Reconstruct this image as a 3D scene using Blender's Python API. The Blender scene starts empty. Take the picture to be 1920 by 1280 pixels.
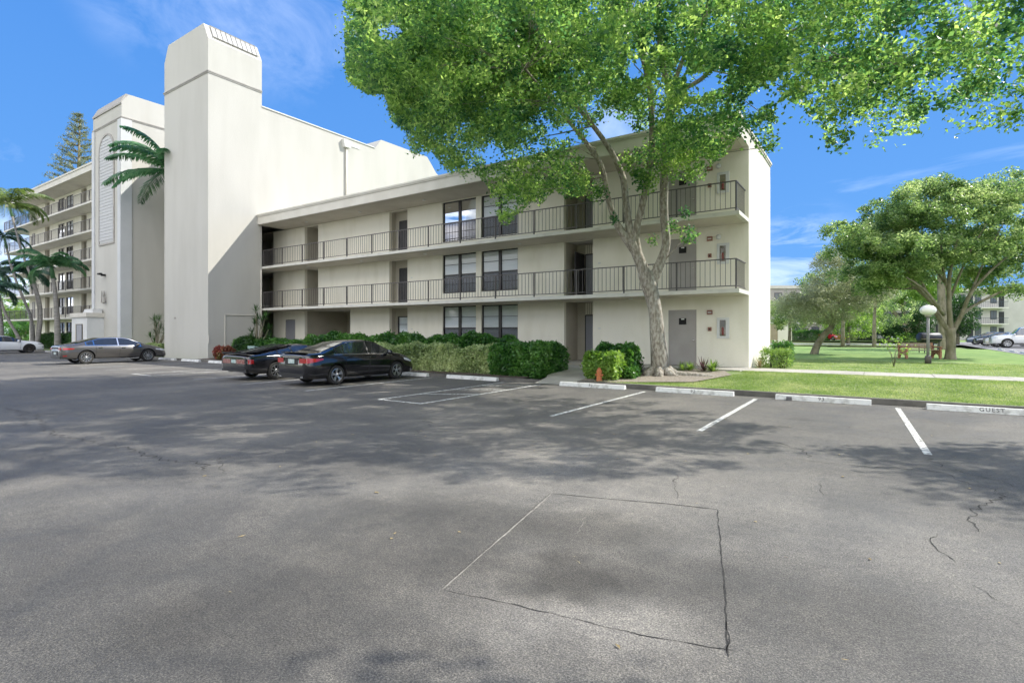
import bpy, bmesh, math, random
import numpy as np
from mathutils import Vector, Matrix
random.seed(7); RNG = np.random.default_rng(11)
C = bpy.context.scene.collection
PI = math.pi
# ---------------------------------------------------------------- camera geometry (metres; X along the facade, Y into the building)
F = 1006.0; CX = 960.0; HY = 620.5; H = 1.75; TH = math.radians(34.1)
VW = (-math.sin(TH), math.cos(TH)); RT = (math.cos(TH), math.sin(TH))
def at(px, py, d):
    l = (px-CX)/F*d
    return Vector((VW[0]*d+RT[0]*l, VW[1]*d+RT[1]*l, H+(HY-py)/F*d))
def gr(px, py, z=0.0):
    return at(px, py, (H-z)*F/(py-HY))
def onY(px, Y):
    u = (px-CX)/F
    return Y*(u*RT[0]+VW[0])/(VW[1]+u*RT[1])
def proj(P):
    d = P[..., 0]*VW[0]+P[..., 1]*VW[1]; l = P[..., 0]*RT[0]+P[..., 1]*RT[1]
    ds = np.where(np.abs(d) < .01, .01, d)
    return CX+F*l/ds, HY-F*(P[..., 2]-H)/ds, d
# ---------------------------------------------------------------- materials
MATS = {}
def pmat(name, c, c2=None, scale=3.0, rough=.8, bump=0.0, bscale=40.0, metal=0.0, coat=0.0, detail=5.0, spec=None, lo=.35, hi=.65, stretch=None):
    if name in MATS: return MATS[name]
    m = bpy.data.materials.new(name); m.use_nodes = True; MATS[name] = m
    N = m.node_tree.nodes; L = m.node_tree.links; b = N['Principled BSDF']
    b.inputs['Roughness'].default_value = rough; b.inputs['Metallic'].default_value = metal
    b.inputs['Base Color'].default_value = (*c, 1)
    if coat: b.inputs['Coat Weight'].default_value = coat; b.inputs['Coat Roughness'].default_value = .04
    if spec is not None: b.inputs['Specular IOR Level'].default_value = spec
    tc = N.new('ShaderNodeTexCoord'); src = tc.outputs['Object']
    if stretch:
        mp = N.new('ShaderNodeMapping'); mp.inputs['Scale'].default_value = stretch
        L.new(src, mp.inputs['Vector']); src = mp.outputs['Vector']
    if c2 is not None:
        n = N.new('ShaderNodeTexNoise'); n.inputs['Scale'].default_value = scale; n.inputs['Detail'].default_value = detail
        L.new(src, n.inputs['Vector'])
        r = N.new('ShaderNodeValToRGB'); r.color_ramp.elements[0].position = lo; r.color_ramp.elements[1].position = hi
        r.color_ramp.elements[0].color = (*c, 1); r.color_ramp.elements[1].color = (*c2, 1)
        L.new(n.outputs['Fac'], r.inputs['Fac']); L.new(r.outputs['Color'], b.inputs['Base Color'])
    if bump:
        n = N.new('ShaderNodeTexNoise'); n.inputs['Scale'].default_value = bscale; n.inputs['Detail'].default_value = 4
        L.new(src, n.inputs['Vector'])
        bp = N.new('ShaderNodeBump'); bp.inputs['Strength'].default_value = bump; bp.inputs['Distance'].default_value = .02
        L.new(n.outputs['Fac'], bp.inputs['Height']); L.new(bp.outputs['Normal'], b.inputs['Normal'])
    return m
def leafmat(name, cols, trans=.45, rough=.45):
    """leaf clumps: every leaf its own tint, part of the light passes through"""
    if name in MATS: return MATS[name]
    m = bpy.data.materials.new(name); m.use_nodes = True; MATS[name] = m
    N = m.node_tree.nodes; L = m.node_tree.links; b = N['Principled BSDF']; out = N['Material Output']
    g = N.new('ShaderNodeNewGeometry'); r = N.new('ShaderNodeValToRGB'); cr = r.color_ramp
    while len(cr.elements) < len(cols): cr.elements.new(.5)
    for i, c in enumerate(cols):
        cr.elements[i].position = i/(len(cols)-1); cr.elements[i].color = (*c, 1)
    tc = N.new('ShaderNodeTexCoord'); n = N.new('ShaderNodeTexNoise'); n.inputs['Scale'].default_value = .8; n.inputs['Detail'].default_value = 3
    L.new(tc.outputs['Object'], n.inputs['Vector'])
    a = N.new('ShaderNodeMath'); a.operation = 'MULTIPLY_ADD'; a.inputs[1].default_value = .6
    s = N.new('ShaderNodeMath'); s.operation = 'MULTIPLY_ADD'; s.inputs[1].default_value = 2.2; s.inputs[2].default_value = -.9
    L.new(n.outputs['Fac'], s.inputs[0]); L.new(g.outputs['Random Per Island'], a.inputs[0]); L.new(s.outputs[0], a.inputs[2])
    L.new(a.outputs[0], r.inputs['Fac']); L.new(r.outputs['Color'], b.inputs['Base Color'])
    b.inputs['Roughness'].default_value = rough; b.inputs['Specular IOR Level'].default_value = .45
    t = N.new('ShaderNodeBsdfTranslucent'); mx = N.new('ShaderNodeMixShader'); mx.inputs[0].default_value = trans
    hs = N.new('ShaderNodeHueSaturation'); hs.inputs['Hue'].default_value = .485; hs.inputs['Saturation'].default_value = 1.1; hs.inputs['Value'].default_value = 2.2
    L.new(r.outputs['Color'], hs.inputs['Color']); L.new(hs.outputs['Color'], t.inputs['Color'])
    L.new(b.outputs[0], mx.inputs[1]); L.new(t.outputs[0], mx.inputs[2]); L.new(mx.outputs[0], out.inputs['Surface'])
    return m
# ---------------------------------------------------------------- objects
OFF = {}
def tag(o, label=None, cat=None, group=None, kind=None):
    if label: o['label'] = label
    if cat: o['category'] = cat
    if group: o['group'] = group
    if kind: o['kind'] = kind
    return o
def thing(name, loc, label, cat, group=None, rz=0):
    o = bpy.data.objects.new(name, None); C.objects.link(o); o.location = loc; o.rotation_euler = (0, 0, rz)
    o.empty_display_size = .2; OFF[o] = Vector(loc)
    return tag(o, label, cat, group)
def link(name, me, mats, parent=None, smooth=False, local=False):
    for m in (mats if isinstance(mats, (list, tuple)) else [mats]): me.materials.append(m)
    o = bpy.data.objects.new(name, me); C.objects.link(o)
    if parent is not None:
        o.parent = parent
        off = OFF.get(parent, Vector((0, 0, 0)))
        if not local: me.transform(Matrix.Translation(-off))
        OFF[o] = off
    if smooth: me.polygons.foreach_set('use_smooth', [True]*len(me.polygons))
    return o
class MB:
    def __init__(s): s.v = []; s.f = []; s.mi = []; s.m = 0
    def add(s, vs, fs):
        b = len(s.v); s.v += [tuple(v) for v in vs]; s.f += [tuple(b+i for i in f) for f in fs]; s.mi += [s.m]*len(fs); return s
    def box(s, x0, y0, z0, x1, y1, z1):
        v = [(x0, y0, z0), (x1, y0, z0), (x1, y1, z0), (x0, y1, z0), (x0, y0, z1), (x1, y0, z1), (x1, y1, z1), (x0, y1, z1)]
        return s.add(v, [(0, 3, 2, 1), (4, 5, 6, 7), (0, 1, 5, 4), (1, 2, 6, 5), (2, 3, 7, 6), (3, 0, 4, 7)])
    def prism(s, poly, a0, a1, axis='x'):
        """poly: 2-D outline; extruded along axis"""
        n = len(poly)
        def P(p, a):
            return {'x': (a, p[0], p[1]), 'y': (p[0], a, p[1]), 'z': (p[0], p[1], a)}[axis]
        v = [P(p, a0) for p in poly]+[P(p, a1) for p in poly]
        f = [tuple(range(n))[::-1], tuple(range(n, 2*n))]+[(i, (i+1) % n, n+(i+1) % n, n+i) for i in range(n)]
        return s.add(v, f)
    def tube(s, pts, rad, n=8, cap=True):
        pts = [Vector(p) for p in pts]
        if not isinstance(rad, (list, tuple)): rad = [rad]*len(pts)
        vs = []; up = Vector((0, 0, 1))
        prev = None
        for i, p in enumerate(pts):
            t = (pts[min(i+1, len(pts)-1)]-pts[max(i-1, 0)]).normalized()
            if prev is None:
                a = t.cross(up if abs(t.z) < .9 else Vector((1, 0, 0))).normalized()
            else:
                a = (prev-t*prev.dot(t)).normalized()
            prev = a; b = t.cross(a)
            for k in range(n):
                w = 2*PI*k/n; vs.append(p+(a*math.cos(w)+b*math.sin(w))*rad[i])
        fs = []
        for i in range(len(pts)-1):
            for k in range(n):
                fs.append((i*n+k, i*n+(k+1) % n, (i+1)*n+(k+1) % n, (i+1)*n+k))
        if cap: fs.append(tuple(range(n))[::-1]); fs.append(tuple((len(pts)-1)*n+k for k in range(n)))
        return s.add(vs, fs)
    def lathe(s, prof, c=(0, 0, 0), n=20, axis='z', cap=True):
        vs = []; c = Vector(c)
        for r, h in prof:
            for k in range(n):
                w = 2*PI*k/n
                q = {'z': (r*math.cos(w), r*math.sin(w), h), 'y': (r*math.cos(w), h, r*math.sin(w)), 'x': (h, r*math.cos(w), r*math.sin(w))}[axis]
                vs.append(c+Vector(q))
        fs = []
        for i in range(len(prof)-1):
            for k in range(n): fs.append((i*n+k, i*n+(k+1) % n, (i+1)*n+(k+1) % n, (i+1)*n+k))
        if cap: fs.append(tuple(range(n))[::-1]); fs.append(tuple((len(prof)-1)*n+k for k in range(n)))
        return s.add(vs, fs)
    def build(s, name, mats, parent=None, smooth=False, local=False, fix=True):
        me = bpy.data.meshes.new(name); me.from_pydata(s.v, [], s.f)
        if any(s.mi): me.polygons.foreach_set('material_index', s.mi)
        if fix:
            bm = bmesh.new(); bm.from_mesh(me); bmesh.ops.recalc_face_normals(bm, faces=bm.faces); bm.to_mesh(me); bm.free()
        return link(name, me, mats, parent, smooth, local)
def box(*a): return MB().box(*a)
def struct(o): o['kind'] = 'structure'; return o
def npmesh(name, V, nv=4):
    """V: (n, nv, 3) separate polygons"""
    n = V.shape[0]; me = bpy.data.meshes.new(name)
    me.vertices.add(n*nv); me.vertices.foreach_set('co', V.reshape(-1).astype(np.float32))
    me.loops.add(n*nv); me.loops.foreach_set('vertex_index', np.arange(n*nv, dtype=np.int32))
    me.polygons.add(n); me.polygons.foreach_set('loop_start', np.arange(0, n*nv, nv, dtype=np.int32))
    me.update(calc_edges=True); return me
def unit(a): return a/np.maximum(np.linalg.norm(a, axis=-1, keepdims=True), 1e-6)
def leaves(P, ln, wd, updir=.0, dirs=None, spread=1.0):
    """a folded-kite leaf at every point"""
    n = len(P); d = RNG.normal(size=(n, 3)); d[:, 2] = d[:, 2]*.7+updir
    if dirs is not None: d = dirs+d*spread
    d = unit(d); q = RNG.normal(size=(n, 3)); s = unit(np.cross(d, q))
    l = ln*(0.65+.7*RNG.random((n, 1))); w = wd*(0.65+.7*RNG.random((n, 1)))
    nrm = np.cross(d, s)
    a = P-d*l*.5; b = P+s*w*.5+nrm*w*.12-d*l*.05; c = P+d*l*.5; e = P-s*w*.5+nrm*w*.12-d*l*.05
    return np.stack([a, b, c, e], 1)
def clumps(Cn, rad, per, flat=.75):
    """points gathered round clump centres, denser at the skin of each clump"""
    n = len(Cn); k = np.repeat(np.arange(n), per); d = unit(RNG.normal(size=(n*per, 3)))
    r = RNG.random((n*per, 1))**.45
    rr = rad if np.isscalar(rad) else rad[k][:, None]
    p = d*r*rr; p[:, 2] *= flat
    return Cn[k]+p, d
def inpoly(x, y, poly):
    r = np.zeros(x.shape, bool); n = len(poly); j = n-1
    for i in range(n):
        xi, yi = poly[i]; xj, yj = poly[j]
        c = ((yi > y) != (yj > y)) & (x < (xj-xi)*(y-yi)/((yj-yi) or 1e-9)+xi); r ^= c; j = i
    return r
def smooth_path(pts, k=4):
    """Catmull-Rom through points (with radius as 4th value)"""
    P = [np.array(p, float) for p in pts]; out = []
    for i in range(len(P)-1):
        p0 = P[max(i-1, 0)]; p1 = P[i]; p2 = P[i+1]; p3 = P[min(i+2, len(P)-1)]
        for j in range(k):
            t = j/k; out.append(.5*((2*p1)+(-p0+p2)*t+(2*p0-5*p1+4*p2-p3)*t*t+(-p0+3*p1-3*p2+p3)*t**3))
    out.append(P[-1]); return out
# ---------------------------------------------------------------- palette
M_wall = pmat('stucco_cream', (.72, .68, .56), (.81, .77, .66), 1.6, .9, .45, 45, lo=.22, hi=.55, detail=10, stretch=(1, 1, .3))
M_tower = pmat('stucco_grey_cream', (.45, .435, .39), (.50, .485, .44), .9, .9, .45, 40, lo=.25, hi=.6, detail=9, stretch=(1, 1, .22))
M_white = pmat('stucco_white', (.60, .60, .585), (.65, .65, .63), 1.2, .85, .2, 50)
M_trim = pmat('trim_taupe', (.33, .31, .28), (.38, .36, .33), 2, .8)
M_fascia = pmat('fascia_paint', (.57, .54, .47), (.63, .60, .53), 1.5, .8, .1, 40)
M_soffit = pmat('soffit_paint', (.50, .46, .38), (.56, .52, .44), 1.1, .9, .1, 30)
M_slab = pmat('slab_paint', (.64, .62, .56), (.50, .48, .43), 2.2, .85, .1, 30, lo=.5, hi=.8)
M_rail = pmat('railing_paint', (.075, .067, .066), (.10, .09, .088), 4, .5)
M_frame = pmat('window_frame_bronze', (.022, .018, .018), rough=.4)
M_dark = pmat('dark_sheet', (.018, .016, .018), (.03, .027, .028), 5, .55)
M_door = pmat('door_taupe', (.33, .305, .28), (.37, .345, .32), 1.5, .55)
M_gdoor = pmat('door_grey', (.25, .25, .27), (.28, .28, .30), 2, .5)
M_alc = pmat('stucco_darker', (.42, .385, .31), (.47, .43, .35), 1.0, .9, .3, 50)
M_blind = pmat('window_blind', (.80, .81, .80), (.87, .88, .88), 30, .7, stretch=(0.05, 1, 1))
M_red = pmat('alarm_red', (.26, .11, .075), rough=.5)
M_chrome = pmat('metal_bright', (.6, .6, .6), rough=.2, metal=1)
M_black = pmat('black_rubber', (.012, .012, .012), rough=.85)
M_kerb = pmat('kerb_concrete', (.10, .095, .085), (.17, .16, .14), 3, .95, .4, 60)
M_walk = pmat('sidewalk_concrete', (.44, .415, .36), (.33, .31, .27), 1.4, .9, .3, 80)
M_line = pmat('line_paint', (.60, .60, .57), (.15, .145, .135), 14, .85, lo=.48, hi=.60, detail=12)
M_stop = pmat('wheel_stop_paint', (.68, .68, .65), (.34, .33, .30), 6, .85, .6, 50, lo=.50, hi=.74, detail=10)
M_mulch = pmat('mulch', (.06, .042, .030), (.13, .10, .08), 18, .95, 1.0, 60)
M_leaflit = pmat('leaf_litter', (.20, .165, .125), (.34, .30, .25), 16, .95, 1.0, 60)
M_bark = pmat('bark_mottled', (.21, .18, .14), (.43, .395, .335), 15, .95, 1.0, 26, lo=.38, hi=.62, detail=9, stretch=(1, 1, .45))
M_bark2 = pmat('bark_grey_green', (.13, .125, .07), (.26, .23, .17), 4, .95, .9, 20, stretch=(1, 1, .5))
M_bark3 = pmat('bark_palm', (.20, .19, .17), (.32, .30, .28), 4, .9, .6, 14, stretch=(.4, .4, 3))
M_twig = pmat('hedge_twigs', (.055, .05, .03), (.025, .03, .018), 12, 1.0)
L_main = leafmat('leaves_shade_tree', [(.024, .082, .038), (.07, .16, .052), (.165, .285, .075), (.34, .46, .15)], .6, .42)
L_dark = leafmat('leaves_dark', [(.012, .04, .012), (.03, .085, .018), (.055, .13, .03)], .3)
L_right = leafmat('leaves_background_tree', [(.04, .085, .03), (.10, .175, .055), (.20, .29, .10), (.36, .43, .20)], .5, .35)
L_olive = leafmat('leaves_silvery', [(.13, .15, .08), (.24, .27, .15), (.38, .40, .27)], .3)
L_hedge = leafmat('leaves_hedge', [(.02, .075, .018), (.055, .16, .03), (.13, .27, .06)], .3, .35)
L_vari = leafmat('leaves_variegated', [(.06, .11, .035), (.26, .34, .14), (.52, .58, .32)], .35, .35)
L_lime = leafmat('leaves_lime', [(.06, .14, .02), (.15, .27, .05), (.30, .42, .12)], .45)
L_palm = leafmat('leaves_palm', [(.03, .10, .045), (.07, .18, .08), (.14, .27, .12)], .3, .4)
L_palmy = leafmat('leaves_palm_yellow', [(.06, .12, .03), (.15, .21, .06), (.26, .32, .14)], .3, .4)
L_palmd = leafmat('leaves_palm_dark', [(.02, .065, .045), (.05, .12, .08), (.10, .19, .12)], .25, .4)
L_croton = leafmat('leaves_croton', [(.14, .03, .03), (.26, .08, .05), (.10, .12, .03)], .3)
L_pine = leafmat('leaves_pine', [(.07, .10, .045), (.16, .19, .09), (.28, .29, .17)], .3)
L_spike = leafmat('leaves_spiky', [(.08, .16, .03), (.2, .3, .08)], .4)
L_purple = leafmat('leaves_purple', [(.05, .02, .03), (.10, .05, .05), (.05, .06, .03)], .3)
L_grass = leafmat('grass_blades', [(.12, .20, .05), (.20, .28, .085), (.36, .39, .19)], .4, .7)
def glassmat(name, tint, rough=.03, fac=.35):
    m = bpy.data.materials.new(name); m.use_nodes = True; N = m.node_tree.nodes; L = m.node_tree.links
    N.remove(N['Principled BSDF']); out = N['Material Output']
    t = N.new('ShaderNodeBsdfTransparent'); t.inputs[0].default_value = (*tint, 1)
    g = N.new('ShaderNodeBsdfGlossy'); g.inputs['Roughness'].default_value = rough
    lw = N.new('ShaderNodeLayerWeight'); lw.inputs[0].default_value = fac
    mx = N.new('ShaderNodeMixShader'); L.new(lw.outputs['Fresnel'], mx.inputs[0]); L.new(t.outputs[0], mx.inputs[1]); L.new(g.outputs[0], mx.inputs[2])
    L.new(mx.outputs[0], out.inputs['Surface']); return m
M_pane = glassmat('window_glass', (.93, .95, .95), .02, .35)
M_screen = glassmat('insect_screen', (.50, .50, .52), .5, .05)
# ---------------------------------------------------------------- ground, asphalt, kerb, walks
def asphalt():
    m = bpy.data.materials.new('asphalt'); m.use_nodes = True; N = m.node_tree.nodes; L = m.node_tree.links; b = N['Principled BSDF']
    tc = N.new('ShaderNodeTexCoord')
    def noise(s, d=5, dist=0, stretch=None, rough=.5):
        n = N.new('ShaderNodeTexNoise'); n.inputs['Scale'].default_value = s; n.inputs['Detail'].default_value = d; n.inputs['Distortion'].default_value = dist; n.inputs['Roughness'].default_value = rough
        if stretch:
            mp = N.new('ShaderNodeMapping'); mp.inputs['Scale'].default_value = stretch; mp.inputs['Rotation'].default_value = (0, 0, .5); L.new(tc.outputs['Object'], mp.inputs['Vector']); L.new(mp.outputs['Vector'], n.inputs['Vector'])
        else: L.new(tc.outputs['Object'], n.inputs['Vector'])
        return n.outputs['Fac']
    def ramp(f, p, cols):
        r = N.new('ShaderNodeValToRGB')
        while len(r.color_ramp.elements) < len(p): r.color_ramp.elements.new(.5)
        for i, (a, c) in enumerate(zip(p, cols)): r.color_ramp.elements[i].position = a; r.color_ramp.elements[i].color = (*c, 1)
        L.new(f, r.inputs['Fac']); return r.outputs['Color']
    def mix(a, bb, f, mode='MIX'):
        x = N.new('ShaderNodeMix'); x.data_type = 'RGBA'; x.blend_type = mode
        if isinstance(f, float): x.inputs['Factor'].default_value = f
        else: L.new(f, x.inputs['Factor'])
        L.new(a, x.inputs['A']); L.new(bb, x.inputs['B']); return x.outputs['Result']
    base = ramp(noise(.28, 6, .6, (1, .55, 1), .6), [.34, .5, .66], [(.088, .086, .083), (.114, .110, .103), (.155, .147, .134)])
    stain = ramp(noise(.9, 7, .8, None, .62), [.36, .60], [(.86, .86, .86), (1.10, 1.09, 1.07)])
    c = mix(base, stain, 1.0, 'MULTIPLY')
    streak = ramp(noise(1.1, 4, .2, (.35, 2.2, 1)), [.38, .62], [(.94, .94, .94), (1.04, 1.04, 1.03)])
    c = mix(c, streak, 1.0, 'MULTIPLY')
    spk = ramp(noise(85, 3, 0, None, .85), [.36, .5, .66], [(.42, .42, .43), (.95, .95, .95), (2.1, 2.07, 1.98)])
    c = mix(c, spk, .95, 'MULTIPLY')
    spk2 = ramp(noise(24, 6, 0, None, .85), [.36, .62], [(.78, .78, .79), (1.24, 1.23, 1.2)])
    c = mix(c, spk2, .9, 'MULTIPLY')
    spk3 = ramp(noise(9, 8, .4, None, .75), [.36, .62], [(.86, .86, .87), (1.14, 1.13, 1.11)])
    c = mix(c, spk3, .9, 'MULTIPLY')
    pits = ramp(noise(70, 2, 0, None, .5), [.66, .70], [(1, 1, 1), (.35, .35, .35)])
    c = mix(c, pits, .8, 'MULTIPLY')
    # worn and sealed areas, each in its place; the widest also paints in shade
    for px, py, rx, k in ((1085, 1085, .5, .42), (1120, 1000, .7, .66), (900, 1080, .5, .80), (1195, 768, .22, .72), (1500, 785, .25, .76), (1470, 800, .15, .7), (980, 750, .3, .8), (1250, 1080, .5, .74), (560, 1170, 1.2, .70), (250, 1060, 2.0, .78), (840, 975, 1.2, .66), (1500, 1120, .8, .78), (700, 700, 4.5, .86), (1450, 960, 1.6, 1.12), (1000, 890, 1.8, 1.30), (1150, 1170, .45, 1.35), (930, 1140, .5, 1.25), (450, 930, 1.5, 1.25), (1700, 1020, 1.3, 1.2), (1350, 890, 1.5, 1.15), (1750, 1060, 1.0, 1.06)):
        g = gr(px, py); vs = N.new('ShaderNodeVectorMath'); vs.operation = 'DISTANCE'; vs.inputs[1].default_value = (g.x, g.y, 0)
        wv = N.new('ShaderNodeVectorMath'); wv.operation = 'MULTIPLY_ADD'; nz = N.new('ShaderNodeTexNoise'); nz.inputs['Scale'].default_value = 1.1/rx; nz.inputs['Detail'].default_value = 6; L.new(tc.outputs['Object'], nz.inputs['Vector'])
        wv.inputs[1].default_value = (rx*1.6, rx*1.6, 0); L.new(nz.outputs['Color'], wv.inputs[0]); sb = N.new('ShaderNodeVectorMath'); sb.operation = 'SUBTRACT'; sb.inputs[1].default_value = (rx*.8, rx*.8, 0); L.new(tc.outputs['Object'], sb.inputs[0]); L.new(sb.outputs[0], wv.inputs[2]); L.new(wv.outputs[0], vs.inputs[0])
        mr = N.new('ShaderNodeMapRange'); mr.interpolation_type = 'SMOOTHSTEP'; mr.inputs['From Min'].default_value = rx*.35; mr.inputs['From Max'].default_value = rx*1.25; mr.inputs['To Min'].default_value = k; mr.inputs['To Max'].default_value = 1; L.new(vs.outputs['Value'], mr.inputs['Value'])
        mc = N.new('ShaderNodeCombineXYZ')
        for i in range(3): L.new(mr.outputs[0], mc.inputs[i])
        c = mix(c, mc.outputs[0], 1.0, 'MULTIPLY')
    # hairline crazing
    v = N.new('ShaderNodeTexVoronoi'); v.feature = 'DISTANCE_TO_EDGE'; v.inputs['Scale'].default_value = 1.3
    nd = N.new('ShaderNodeTexNoise'); nd.inputs['Scale'].default_value = 2.5; nd.inputs['Detail'].default_value = 6; L.new(tc.outputs['Object'], nd.inputs['Vector'])
    va = N.new('ShaderNodeVectorMath'); va.operation = 'MULTIPLY_ADD'; va.inputs[1].default_value = (.9, .9, .9); L.new(nd.outputs['Color'], va.inputs[0]); L.new(tc.outputs['Object'], va.inputs[2])
    L.new(va.outputs[0], v.inputs['Vector'])
    hair = ramp(v.outputs['Distance'], [0, .012], [(1.45, 1.42, 1.35), (1, 1, 1)])
    msk = ramp(noise(.5, 3), [.47, .6], [(0, 0, 0), (.55, .55, .55)])
    c = mix(c, mix(c, hair, 1.0, 'MULTIPLY'), msk)
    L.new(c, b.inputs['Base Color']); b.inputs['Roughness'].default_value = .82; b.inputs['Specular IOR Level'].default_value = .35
    rr = ramp(noise(.9, 7, .8, None, .62), [.35, .65], [(.62, .62, .62), (.9, .9, .9)]); L.new(rr, b.inputs['Roughness'])
    bp = N.new('ShaderNodeBump'); bp.inputs['Strength'].default_value = .55; bp.inputs['Distance'].default_value = .012
    L.new(noise(150, 3, 0, None, .8), bp.inputs['Height']); L.new(bp.outputs['Normal'], b.inputs['Normal'])
    return m
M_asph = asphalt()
M_lawn = pmat('lawn_grass', (.12, .19, .05), (.25, .30, .12), 3.0, .95, 1.0, 45, detail=9, lo=.3, hi=.7)
M_lawn2 = pmat('lawn_grass_far', (.10, .20, .03), (.21, .30, .075), 1.5, .95, .4, 30, detail=9, lo=.3, hi=.7)
M_far = pmat('far_ground_grass', (.12, .18, .05), (.2, .24, .09), .2, .95)
struct(MB().add([(-600, -300, -.06), (600, -300, -.06), (600, 900, -.06), (-600, 900, -.06)], [(0, 1, 2, 3)]).build('ground', M_far))
# main parking lot, with a second lot beyond the lawn on the right
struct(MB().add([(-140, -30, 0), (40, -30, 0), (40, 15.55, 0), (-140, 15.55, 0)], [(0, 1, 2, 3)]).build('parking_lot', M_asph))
M_asph2 = pmat('asphalt_far', (.16, .16, .165), (.22, .22, .22), 1.2, .9)
LOT = [(7.9, 34, .225), (60, 34, .225), (60, 96, .225), (7.9, 96, .225)]
struct(MB().add(LOT, [(0, 1, 2, 3)]).build('far_parking_lot', M_asph2))
struct(MB().add([(-30, 60, .225), (7.9, 76, .225), (7.9, 82, .225), (-30, 68, .225)], [(0, 1, 2, 3)]).build('far_road', M_asph2))
def lz(x, y):
    t = min(max((y-15.7)/4.4, 0), 1); return .13+.21*t*t*(3-2*t) if y < 22 else .34-.13*min(max((y-24)/8, 0), 1)
def grid(xs, ys, zf, name, mat, parent=None):
    v = [(x, y, zf(x, y)) for y in ys for x in xs]; n = len(xs)
    f = [(j*n+i, j*n+i+1, (j+1)*n+i+1, (j+1)*n+i) for j in range(len(ys)-1) for i in range(n-1)]
    return MB().add(v, f).build(name, mat, parent, smooth=True)
ysl = [15.7+.4*i for i in range(12)]+[20.4, 22, 24, 26, 28, 30, 32, 34]
def lj(x, y): return lz(x, y)+.012*math.sin(x*1.7+y)*math.sin(y*2.1)*(1 if y > 16 else 0)
struct(grid([-7.9+.6*i for i in range(80)], ysl, lj, 'lawn', M_lawn))
struct(grid([-3.9+i for i in range(13)], [34+2*i for i in range(14)], lambda x, y: .205, 'far_lawn', M_lawn2))
struct(grid([-34, -20, -3.9], [34, 45, 62], lambda x, y: .2, 'side_lawn', M_lawn2))
struct(grid([-45, -10, 7.9, 60], [97, 130, 300], lambda x, y: .2, 'distant_lawn', M_lawn2))
struct(grid([-100+4*i for i in range(15)], [15.7, 17, 19], lambda x, y: .12, 'left_lawn', M_lawn))
# mulch beds
struct(grid([-32.9+.65*i for i in range(36)], [15.7, 16.2, 17, 18, 19, 19.9], lambda x, y: .10+.03*random.random()+.035*(y-15.7), 'mulch_bed', M_mulch))
struct(MB().add([(-8.0, 15.72, .145), (-6.9, 15.72, .145), (-4.6, 16.7, .20), (-3.9, 18.6, .315), (-4.4, 19.9, .352), (-8.0, 19.9, .352), (-8.0, 17.6, .26)], [(0, 1, 2, 3, 4, 5, 6)]).build('litter_bed', M_leaflit))
# kerb
k = MB(); 
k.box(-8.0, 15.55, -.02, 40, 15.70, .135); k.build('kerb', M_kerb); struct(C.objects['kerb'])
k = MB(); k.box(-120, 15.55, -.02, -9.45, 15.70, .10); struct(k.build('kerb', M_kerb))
# path from the lot to the doorway and the walk along the facade
struct(MB().add([(-9.45, 15.3, .012), (-8.0, 15.3, .012), (-8.0, 16.1, .15), (-8.9, 19.9, .372), (-11.4, 19.9, .372), (-9.45, 16.1, .15)], [(0, 1, 2, 5), (5, 2, 3, 4)]).build('path', M_walk))
w = MB(); w.box(-36.5, 19.9, .05, -3.9, 23.2, .39); struct(w.build('walkway', M_walk))
w = MB()
for i in range(22):
    x0 = -3.9+1.8*i; w.box(x0, 20.25, .1, x0+1.785, 21.95, .36+.004*(i % 2))
struct(w.build('sidewalk', M_walk))
y = MB().box(-11.7, 19.83, .2, -8.9, 19.897, .375); struct(y.build('kerb_yellow_edge', pmat('kerb_yellow', (.42, .30, .10), (.35, .30, .2), 8, .8)))
# painted lines
def line(x0, y0, x1, y1, w=.10):
    d = Vector((x1-x0, y1-y0)).normalized(); n = Vector((-d.y, d.x))*w/2
    return [(x0+n.x, y0+n.y, .004), (x0-n.x, y0-n.y, .004), (x1-n.x, y1-n.y, .004), (x1+n.x, y1+n.y, .004)]
for X in [.42, -2.55, -5.52, -13.8, -17.2, -20.4, -28.3, -31.2, -34.3, -37.3, -40.3, -43.3, -46.3, -49.3, -52.3, -55]:
    dx = .2 if X > 0 else 0
    struct(MB().add(line(X+dx, 9.6, X, 15.0), [(0, 1, 2, 3)]).build('parking_line', M_line))
for X0, X1 in ((-10.5, -9.06), (-25.1, -23.5)):
    a = MB()
    for X in (X0, X1): a.add(line(X, 9.4, X, 15.0), [(0, 1, 2, 3)])
    for i in range(4): a.add([(p[0], p[1], .008) for p in line(X0+.05, 9.45+i*1.4, X1-.05, 9.45+i*1.4+.9*(i > 0))], [(0, 1, 2, 3)])
    struct(a.build('access_aisle_marking', M_line))
# cracks and the sawn patch in the near asphalt
M_crack = pmat('crack_fill', (.014, .013, .012), (.04, .038, .034), 30, .95)
M_seam = pmat('seam_fill', (.30, .28, .24), (.17, .16, .14), 20, .95)
def crack(pix, w, mat=None, jag=.02, name='asphalt_crack'):
    P = [gr(*p) for p in pix]; out = []
    for a, b in zip(P, P[1:]):
        n = max(2, int((b-a).length/.07)); s = (b-a).cross(Vector((0, 0, 1))).normalized()
        for i in range(n):
            q = a.lerp(b, i/n); out.append(q+s*random.uniform(-jag, jag)*(0 if i == 0 else 1))
    out.append(P[-1]); v = []; f = []
    for i, p in enumerate(out):
        t = (out[min(i+1, len(out)-1)]-out[max(i-1, 0)]).normalized(); s = t.cross(Vector((0, 0, 1)))*w*random.uniform(.15, .62)
        if i in (0, len(out)-1): s *= .3
        v += [(p.x+s.x, p.y+s.y, .003), (p.x-s.x, p.y-s.y, .003)]
    f = [(2*i, 2*i+1, 2*i+3, 2*i+2) for i in range(len(out)-1)]
    struct(MB().add(v, f).build(name, mat or M_crack))
crack([(1345, 955), (1352, 1030), (1360, 1120), (1362, 1180), (1366, 1232)], .012, jag=.006)
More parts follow.
